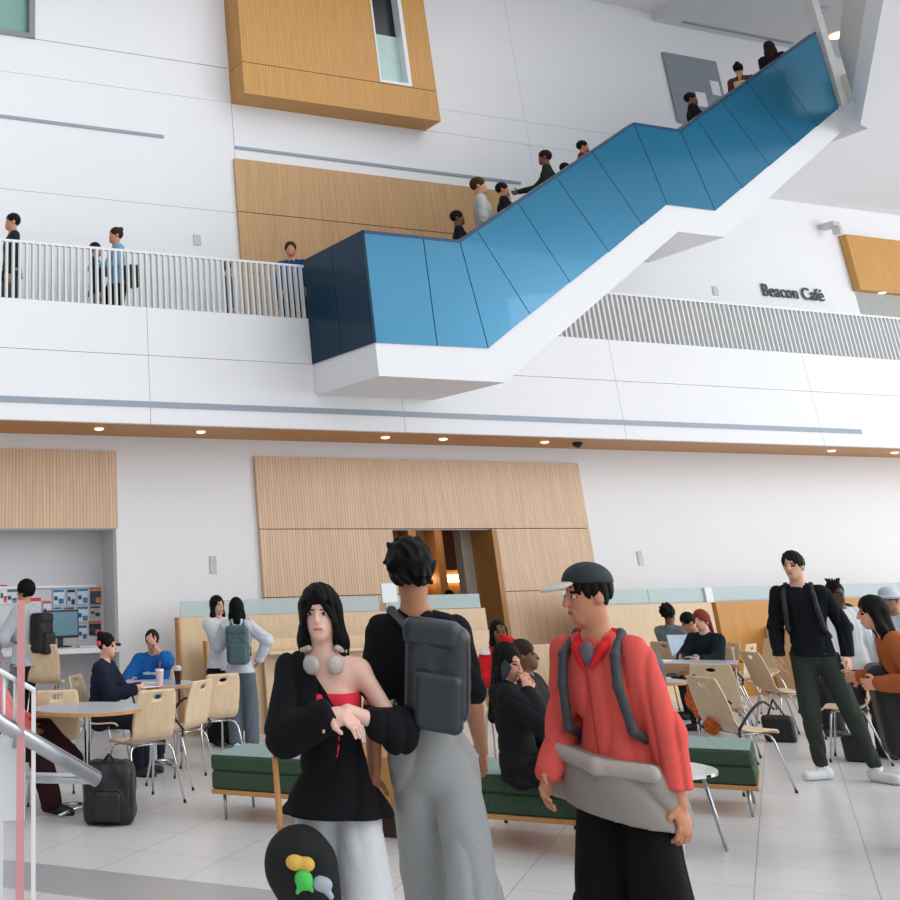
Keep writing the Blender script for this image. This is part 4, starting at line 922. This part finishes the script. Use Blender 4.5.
# lounge benches
def bench(a0,a1,b0,b1,label,top=.44):
    p=AB(a0,b0); e=empty('lounge_bench',p,TA,label,'bench','green lounge benches')
    w,d=a1-a0,b1-b0
    MB().box(0,w,0,d,.175,.205,bev=.004).build('oak_base',OAKE,e)
    MB().box(.005,w-.005,.005,d-.005,.207,.325,bev=.012).build('lower_cushion',GRN,e)
    o=MB().box(.003,w-.003,.003,d-.003,.327,top-.002,bev=.018).build('seat_cushion',GRN,e)
    MB().box(.012,w-.012,.012,d-.012,top-.006,top,bev=.002).build('lit_seat_top',GRNT,e)  # paler top sheet: light falling on the seat is painted into its colour
    n=0
    for x in (.08,w-.08):
        for y in (.07,d-.07): MB().tube([(x,y,.175),(x,y,.0)],[.013,.010],10).build('leg',STEEL,e)
    return e
bench(-4.05,-3.12,8.72,9.40,'green upholstered bench at left with oak base and steel legs')
bench(-2.30,-1.35,8.55,9.30,'green upholstered bench in the middle under the phone caller')
bench(-1.75,-.43,10.32,11.05,'green upholstered bench at right behind the round coffee table')
p=AB(-3.06,8.60); e=empty('oak_seat_box',p,TA,'oak panelled lounge box between the left and middle green benches','bench')
MB().box(0,.74,0,.7,.13,.50,bev=.006).build('oak_panel',BROWN,e); MB().box(.03,.71,.05,.65,0,.128).build('plinth',mat('dark_plinth',(52,30,22),.6),e)
# coffee table
e=empty('coffee_table',(6.41,6.60,0),0,'small round white coffee table with chrome sled legs beside the coral jacket','table')
MB().lathe([(.37,.425),(.40,.43),(.40,.448),(.395,.45)],n=48).build('tabletop',mat('white_laminate',(214,212,210),.2),e)
MB().lathe([(.395,.449),(.403,.447),(.403,.430),(.397,.428)],n=48).build('chrome_rim',CHROME,e)
for a in (-.75,.82,2.39,3.96):
    q=lambda r,z,o_=0:(r*math.cos(a)-o_*math.sin(a),r*math.sin(a)+o_*math.cos(a),z)
    MB().tube([q(.30,.43,-.1),q(.36,.012,-.1),q(.36,.012,.1),q(.30,.43,.1)],.010,8).build('leg',CHROME,e)
# standing counter, booths
e=empty('booth_partition',(5.93,13.3,0),0,'long pale oak booth partition with frosted glass screens along the left of the wall','partition')
def relx(mb,c): mb.v=[(x-c[0],y-c[1],z-c[2]) for x,y,z in mb.v]; return mb
c0=(5.93,13.3,0); xs_=[6.05,8.02,8.2,9.9,10.52]
relx(MB().box(6.03,10.55,13.30,13.36,0,1.28),c0).build('back_panel',OAKF,e)
relx(MB().box(6.0,6.03,13.28,13.38,0,1.28),c0).build('end_panel',OAKE,e)
relx(MB().box(6.22,6.25,12.99,13.07,0,1.02),c0).build('end_panel',OAKE,e)
relx(MB().box(6.25,10.60,13.0,13.05,0,1.02),c0).build('seat_back',OAKF,e)
relx(MB().box(6.27,10.58,13.05,13.29,.40,.46),c0).build('seat',GRNT,e)
for a,b in ((6.06,8.9),(9.0,10.5)): relx(MB().box(a,b,13.32,13.335,1.285,1.46,bev=.002),c0).build('glass_screen',FROST,e)
e=empty('standing_counter',(6.9,12.78,0),0,'oak standing counter in front of the left booth partition','counter')
relx(MB().box(6.9,9.9,12.70,12.96,.86,.90,bev=.004),(6.9,12.78,0)).build('countertop',OAKF,e); relx(MB().box(6.95,9.85,12.92,12.96,.0,.855),(6.9,12.78,0)).build('support_panel',OAKF,e)
relx(MB().box(7.2,7.5,12.72,12.9,.70,.78,bev=.01),(6.9,12.78,0)).build('teal_bin',mat('teal_plastic',(110,160,160),.5),e)
def stool(x,y,label,seatz=.64,back=False):
    e=empty('counter_stool',(x,y,0),.3,label,'stool')
    MB().lathe([(.16,seatz-.02),(.17,seatz-.01),(.165,seatz)],n=24).build('seat',OAKF if back else LAM,e)
    for k in range(4):
        a=k*math.pi/2+.6; MB().tube([(.10*math.cos(a),.10*math.sin(a),seatz-.02),(.19*math.cos(a),.19*math.sin(a),0)],.010,8).build('leg',CHROME,e)
    MB().tube([(.165*math.cos(t),.165*math.sin(t),.22) for t in np.linspace(0,6.283,20)],.007,6,cap=False).build('footring',CHROME,e)
    return e
stool(7.05,12.35,'chrome legged stool at the counter right of the woman with the teal backpack',.70)
# right booth
c0=(12.2,13.3,0); e=empty('booth_partition',c0,0,'pale oak booth partition with frosted glass screens behind the red-haired person','partition')
xr=on(711,603,1,13.3)[0]
relx(MB().box(12.2,xr-.0,13.30,13.36,0,1.26),c0).build('back_panel',OAKF,e); relx(MB().box(11.2,12.2,13.32,13.38,0,.80),c0).build('low_panel',OAKF,e)
for a,b in ((11.9,13.45),(13.46,xr-.08)): relx(MB().box(a,b,13.32,13.335,1.28,1.46,bev=.002),c0).build('glass_screen',FROST,e)
relx(MB().box(xr-.08,xr+.06,13.29,13.37,1.26,1.46),c0).build('post',WHITE,e)
e=empty('booth',(xr,13.2,0),0,'honey oak booth wall with a green seat behind the tall man','booth')
c1=(xr,13.2,0)
relx(MB().box(xr+.07,20,13.28,13.36,0,1.255),c1).build('back_panel',OAKD,e)
for a,b in ((xr+.07,16.2),(16.22,19)): relx(MB().box(a,b,13.32,13.335,1.28,1.46,bev=.002),c1).build('glass_screen',FROST,e)
relx(MB().box(15.6,19.6,12.6,13.27,.44,.52,bev=.02),c1).build('seat',GRNT,e); relx(MB().box(15.6,19.6,12.66,13.27,0,.43),c1).build('seat_base',OAKD,e)
relx(MB().box(15.52,15.6,12.45,13.27,0,.9),c1).build('end_panel',OAKF,e)
# alcove counter + computer + posters
e=empty('wall_counter',(.7,13.75,0),0,'white wall counter in the computer alcove','counter')
relx(MB().box(.62,5.46,13.78,14.49,.90,.96,bev=.005),(.7,13.75,0)).build('countertop',mat('counter_white',(226,226,228),.4),e)
relx(MB().box(2.9,2.96,13.9,14.49,0,.895),(.7,13.75,0)).build('support',WHITE,e)
pm=on(61,643,1,14.15)
e=empty('computer_monitor',(pm[0],14.15,.965),.12,'black computer monitor with blue-grey screen on the alcove counter','monitor')
MB().box(-.24,.24,-.02,.02,.10,.42,bev=.006).build('bezel',BLACK,e)
MB().box(-.22,.22,-.024,-.021,.13,.40).build('screen',mat('monitor_screen',(96,130,146),.2,emit=.12),e)
MB().box(-.03,.03,.0,.03,.0,.12).build('stand_neck',BLACK,e); MB().box(-.12,.12,-.07,.09,0,.012,bev=.004).build('stand_base',BLACK,e)
pk=on(78,647,2,.962)
tag(MB().box(-.2,.2,-.06,.06,0,.015,bev=.004).build('keyboard',mat('keyboard_white',(214,216,218),.5),loc=(pm[0]+.35,13.95,.962)),'white keyboard on the alcove counter right of the monitor','keyboard')
tag(MB().box(-.04,.04,-.03,.03,0,.03,bev=.012).build('computer_mouse',BLACK,loc=(pm[0]+.68,13.97,.962)),'black computer mouse on the alcove counter','mouse')
PO=[(0,584,7,604,(226,222,224),(200,70,66)),(7,589,17,604,(206,214,222),(80,96,112)),(28,597,41,619,(226,214,224),(204,66,74)),(43,600,51,619,(226,222,230),(212,90,110)),(53,589,64,605,(206,224,236),(52,120,164)),(53,607,61,619,(196,218,232),(44,110,156)),(67,589,75,606,(186,206,222),(24,50,84)),(64,607,74,619,(198,204,212),(120,84,66)),(77,588,88,604,(204,222,234),(58,130,170)),(90,588,101,604,(60,72,92),(222,140,80)),(77,606,88,622,(208,222,232),(64,128,168)),(90,606,100,617,(190,170,160),(34,66,100)),(78,625,87,640,(200,214,224),(56,104,140)),(89,621,101,635,(40,44,56),(210,120,80))]
nm=['at the far left','second from the left','with a red header','with pink edges','in the top row above the monitor','in the second row above the monitor','narrow, in the top row','brown striped, above the monitor','fifth of the top row','dark with an orange figure, top right','pale blue, below the top row','brown and navy, at the right','beside the monitor edge','dark, lowest at the right']
for (x0,y0,x1,y1,c1_,c2_),n_ in zip(PO,nm):
    a=on(x0,y0,1,14.49);b=on(x1,y1,1,14.49); w_,h_=b[0]-a[0],a[2]-b[2]
    mb=MB().box(0,w_,-.004,0,0,h_,0); mb.box(.02*w_,.98*w_,-.006,-.004,.8*h_,.96*h_,1); mb.box(.5*w_,.95*w_,-.006,-.004,.08*h_,.4*h_,1); mb.box(.08*w_,.4*w_,-.006,-.004,.3*h_,.55*h_,2)
    tag(mb.build('poster',[mat('paper_%d_%d_%d'%c1_,c1_,.7),mat('ink_%d_%d_%d'%c2_,c2_,.7),mat('ink_navy',(40,74,110),.7)],loc=(a[0],14.485,b[2])),'small poster on the alcove wall '+n_,'poster')
zb=on(60,587,1,14.49)[2]; tag(MB().box(.7,5.4,14.47,14.495,zb-.01,zb+.02).build('picture_rail',WHITE),'thin white rail above the posters in the alcove','rail')
# tall stool with shell in front of alcove
q=on(49,678,2,.68); bs=on(44,665,1,12.95); e=empty('bar_stool',(bs[0],12.95,0),face((3.7,12.6),170),'tan shell bar stool in front of the alcove counter','stool')
o=chair_shell().build('shell',OAKF,e); o.location=(0,0,.22); o.modifiers.new('s','SOLIDIFY').thickness=.012
for sx_ in (-1,1):
    for y0,y1 in ((-.12,-.22),(.1,.2)): MB().tube([(sx_*.14,y0,.645),(sx_*.2,y1,0)],.010,8).build('leg',CHROME,e)
# things on tables
def ontab(px,py,z): return on(px,py,2,z)
p=ontab(160,686,.745)
e=empty('paper_cup',p,0,'white and pink iced drink cup with a straw on the left table','cup')
MB().lathe([(.028,0),(.04,.13),(.041,.13)],n=20).build('cup',mat('pink_cup',(226,196,204),.4),e); MB().lathe([(.042,.13),(.042,.145),(.03,.15)],n=20).build('lid',WHITE,e); MB().tube([(0,0,.14),(.01,0,.22)],.005,6).build('straw',mat('red_straw',(214,60,90),.4),e)
p=ontab(178,684,.745); e=empty('plastic_cup',p,0,'dark iced cola cup with clear lid on the left table','cup')
MB().lathe([(.026,0),(.038,.12),(.039,.12)],n=20).build('cup',mat('cola',(46,30,36),.2),e); MB().lathe([(.04,.12),(.04,.15),(.03,.165)],n=20).build('lid',mat('clear_lid',(214,196,206),.2),e)
for (x,y,w_,h_,r_,l) in ((147,687,.22,.16,.3,'white sheet of paper nearest the person in navy on the left table'),(150,683,.2,.14,-.3,'white sheet of paper in front of the person in blue on the left table')):
    p=ontab(x,y,.743); tag(MB().box(-w_/2,w_/2,-h_/2,h_/2,0,.004).build('paper',mat('white_paper',(230,232,236),.7),loc=p,rz=r_),l,'paper')
p=ontab(690,657,.745); e=empty('laptop',(p[0],p[1],.742),TA+.5,'open laptop with a pale edge in front of the red-haired person','laptop')
MB().box(-.16,.16,-.11,.11,0,.012,bev=.003).build('keyboard_base',mat('silver_laptop',(186,200,214),.3,.5),e); o=MB().box(-.16,.16,-.005,.005,0,.23,bev=.003).build('lid',MATS['silver_laptop'],e); o.location=(0,.11,.012); o.rotation_euler=(-.2,0,0)
p=ontab(660,662,.745); tag(MB().box(-.12,.12,-.09,.09,0,.01).build('notebook',MATS['white_paper'],loc=(10.75,10.65,.742),rz=.4),'open white notebook at the left end of the long grey table','notebook')
p=PG['loc']+Rz(PG['rz'])@V(-.02,-.30,.60)*PG['s']; tag(MB().box(-.15,.15,-.1,.1,0,.012).build('notebook',MATS['white_paper'],loc=(p[0],p[1],p[2]+.05),rz=PG['rz']),'grey-white notebook on the lap of the phone caller','notebook')
# coats and bags
def blob(name,sh,m_,loc,rz,lab,cat,parts=(),res=.012):
    o=mobj(name,sh.mesh(res),m_); o.location=loc; o.rotation_euler[2]=rz; tag(o,lab,cat)
    for n,s2,m2 in parts: mobj(n,s2.mesh(res),m2,o)
OR=mat('orange_fur',(184,88,34),.95,var=.4,scale=40,bump=.6)
cz=face((9.78,9.05),175)
blob('coat',Sh().cone((.16,.18,.80),(.2,.2,.50),.04,.07,.03).cone((.2,.2,.5),(.16,.22,.40),.07,.05,.03).noise(.012,50),OR,(9.78,9.05,0),cz,'rust orange fur coat draped on the chair at the right table','coat')
blob('scarf',Sh().cone((-.1,0,.0),(.12,.02,.02),.06,.05,.03).ell((0,0,.05),(.09,.07,.05),.02).noise(.01,50),OR,(8.5,7.95,.46),.4,'orange fur bundle on the seat of the nearest right chair','clothing')
p=on(742,690,2,.45); blob('handbag',Sh().rbox((0,0,.12),(.10,.03,.08),.05).clip((0,0,.0),(0,0,-1)),BLACK,(11.25,9.72,.0),TA,'black bag standing beside the pale right chair','bag',(('strap',Sh().cone((-.1,0,.2),(0,0,.40),.012,.01,.004).cone((0,0,.40),(.1,0,.2),.01,.012,.004),BLACK),))
p=on(96,815,2,0.)
blob('backpack',Sh().rbox((0,0,.20),(.12,.08,.14),.07).rbox((0,-.15,.13),(.08,.02,.07),.03).noise(.008,30).clip((0,0,.004),(0,0,-1)),BLACK,(3.42,8.95,0),-.5,'black backpack standing on the floor under the nearest left chair','backpack',(('strap',Sh().cone((.08,.12,.33),(.10,.16,.1),.02,.02,.01),MATS['grey_silk']),('handle',Sh().cone((-.05,0,.40),(0,0,.45),.012,.012,.01).cone((0,0,.45),(.05,0,.40),.012,.012,.01),BLACK)))
p=on(858,712,2,0)
q=on(856,708,2,.3); e=tag(MB().box(-.12,.12,-.1,.1,0,.22,0,bev=.02).box(-.08,-.01,-.104,-.1,.06,.16,1).box(.0,.06,-.104,-.1,.03,.12,2).build('shopping_bag',[BLACK,WHITE,mat('beige_print',(206,180,140),.7)],loc=(10.72,8.47,.0),rz=.6),'black and white printed bag beneath the oak chair at right','bag')
p=on(389,592,1,13.25); p=on(389,592,1,12.5); e=empty('menu_stand',(p[0],12.5,0),0,'small white sign sheet on a stand behind the man in the black t-shirt','sign')
zz=p[2]; MB().box(-.11,.11,-.01,.01,zz-.12,zz+.10,bev=.003).build('sheet',WHITE,e); MB().tube([(0,.02,0),(0,.02,zz-.1)],.012).build('pole',WHITE,e); MB().lathe([(.12,0),(.12,.015),(.03,.02)],n=20).build('base',WHITE,e)
# foreground stair railing
D0=lambda x,y,z=2.5: dep(x,y,z)
b=D0(14,790); e=empty('stair_railing',(b[0],b[1],0),0,'steel handrail with white posts and glass panel at the lower left corner','railing')
RL=lambda p:tuple(np.array(p)-V(b[0],b[1],0))
def ptube(name,pts,r,m_): return MB().tube([RL(p) for p in pts],r,14).build(name,m_,e)
h0=D0(-60,672,2.35);h1=D0(97,779,2.5)
ptube('handrail',[h0,D0(0,722,2.42),h1],.0165,STEEL)
ptube('lower_rail',[h1,D0(0,777,2.62),D0(-60,776,2.7)],.011,STEEL)
def vpost(x0,x1,yt,z,name,m_,yb=None,th=.01):
    a=D0(x0,yt,z);c=D0(x1,yt,z); zb=0 if yb is None else D0(x0,yb,z)[2]
    u=(c-a)[:2]; n_=V(-u[1],u[0]); n_=n_/np.linalg.norm(n_)*th
    poly=[RL((*a[:2],0))[:2],RL((*c[:2],0))[:2],RL((*(c[:2]+n_),0))[:2],RL((*(a[:2]+n_),0))[:2]]
    top_=a[2]; MB().prismz([tuple(q) for q in poly],zb,top_).build(name,m_,e)
vpost(3,25,736,2.5,'bracket_plate',WHITE,815,.012)
vpost(17.5,25,600,2.52,'glass_edge',PINKG)
vpost(0,4,735,2.5,'post',WHITE)
vpost(31.5,35.5,690,2.48,'post',WHITE)
vpost(-60,18,602,2.53,'glass_panel',CLEAR,None,.01)
ptube('guard_rail',[D0(-60,632,2.44),D0(0,671,2.46),D0(34,690,2.48)],.0055,WHITE)
for x,y in ((4,675),(15,682)): ptube('guard_bar',[D0(x,y,2.47),(*D0(x,y,2.47)[:2],D0(x,735,2.47)[2])],.004,WHITE)
ptube('rail_bracket',[D0(14,748,2.5),D0(16,738,2.47),D0(20,733,2.44)],.006,STEEL)

# ------------------------------------------------------------------ light
w=bpy.data.worlds.new('World'); sc.world=w; w.use_nodes=True; nt=w.node_tree; bg=nt.nodes['Background']
tc=nt.nodes.new('ShaderNodeTexCoord'); sx=nt.nodes.new('ShaderNodeSeparateXYZ'); nt.links.new(tc.outputs['Generated'],sx.inputs[0])
def mth(op,a,b_):
    n=nt.nodes.new('ShaderNodeMath'); n.operation=op
    for i,q in enumerate((a,b_)):
        if isinstance(q,(int,float)): n.inputs[i].default_value=q
        else: nt.links.new(q,n.inputs[i])
    return n.outputs[0]
vx=mth('MULTIPLY',sx.outputs['X'],.60); vy=mth('MULTIPLY',sx.outputs['Y'],-.35); vz=mth('MULTIPLY',sx.outputs['Z'],.10)
st=mth('ADD',mth('ADD',vx,vy),mth('ADD',vz,.75)); st=mth('MAXIMUM',st,.12); st=mth('MULTIPLY',st,1.15)
nt.links.new(st,bg.inputs['Strength']); bg.inputs['Color'].default_value=(.93,.965,1,1)
sn=bpy.data.lights.new('daylight','SUN'); sn.energy=.55; sn.angle=rad(50); so=bpy.data.objects.new('daylight',sn); COL.objects.link(so)
so.rotation_euler=Vector((-.62,.62,-.48)).to_track_quat('-Z','Y').to_euler()
ar=bpy.data.lights.new('window_daylight','AREA'); ar.energy=780; ar.shape='RECTANGLE'; ar.size=9; ar.size_y=7; ar.color=(.95,.975,1)
ao=bpy.data.objects.new('window_daylight',ar); COL.objects.link(ao); ao.location=(25,1,5.5); ao.rotation_euler=(Vector((13,13,4))-Vector((25,1,5.5))).to_track_quat('-Z','Y').to_euler()
sc.view_settings.view_transform='Standard'; sc.view_settings.look='None'; sc.view_settings.exposure=0.0; sc.view_settings.gamma=1
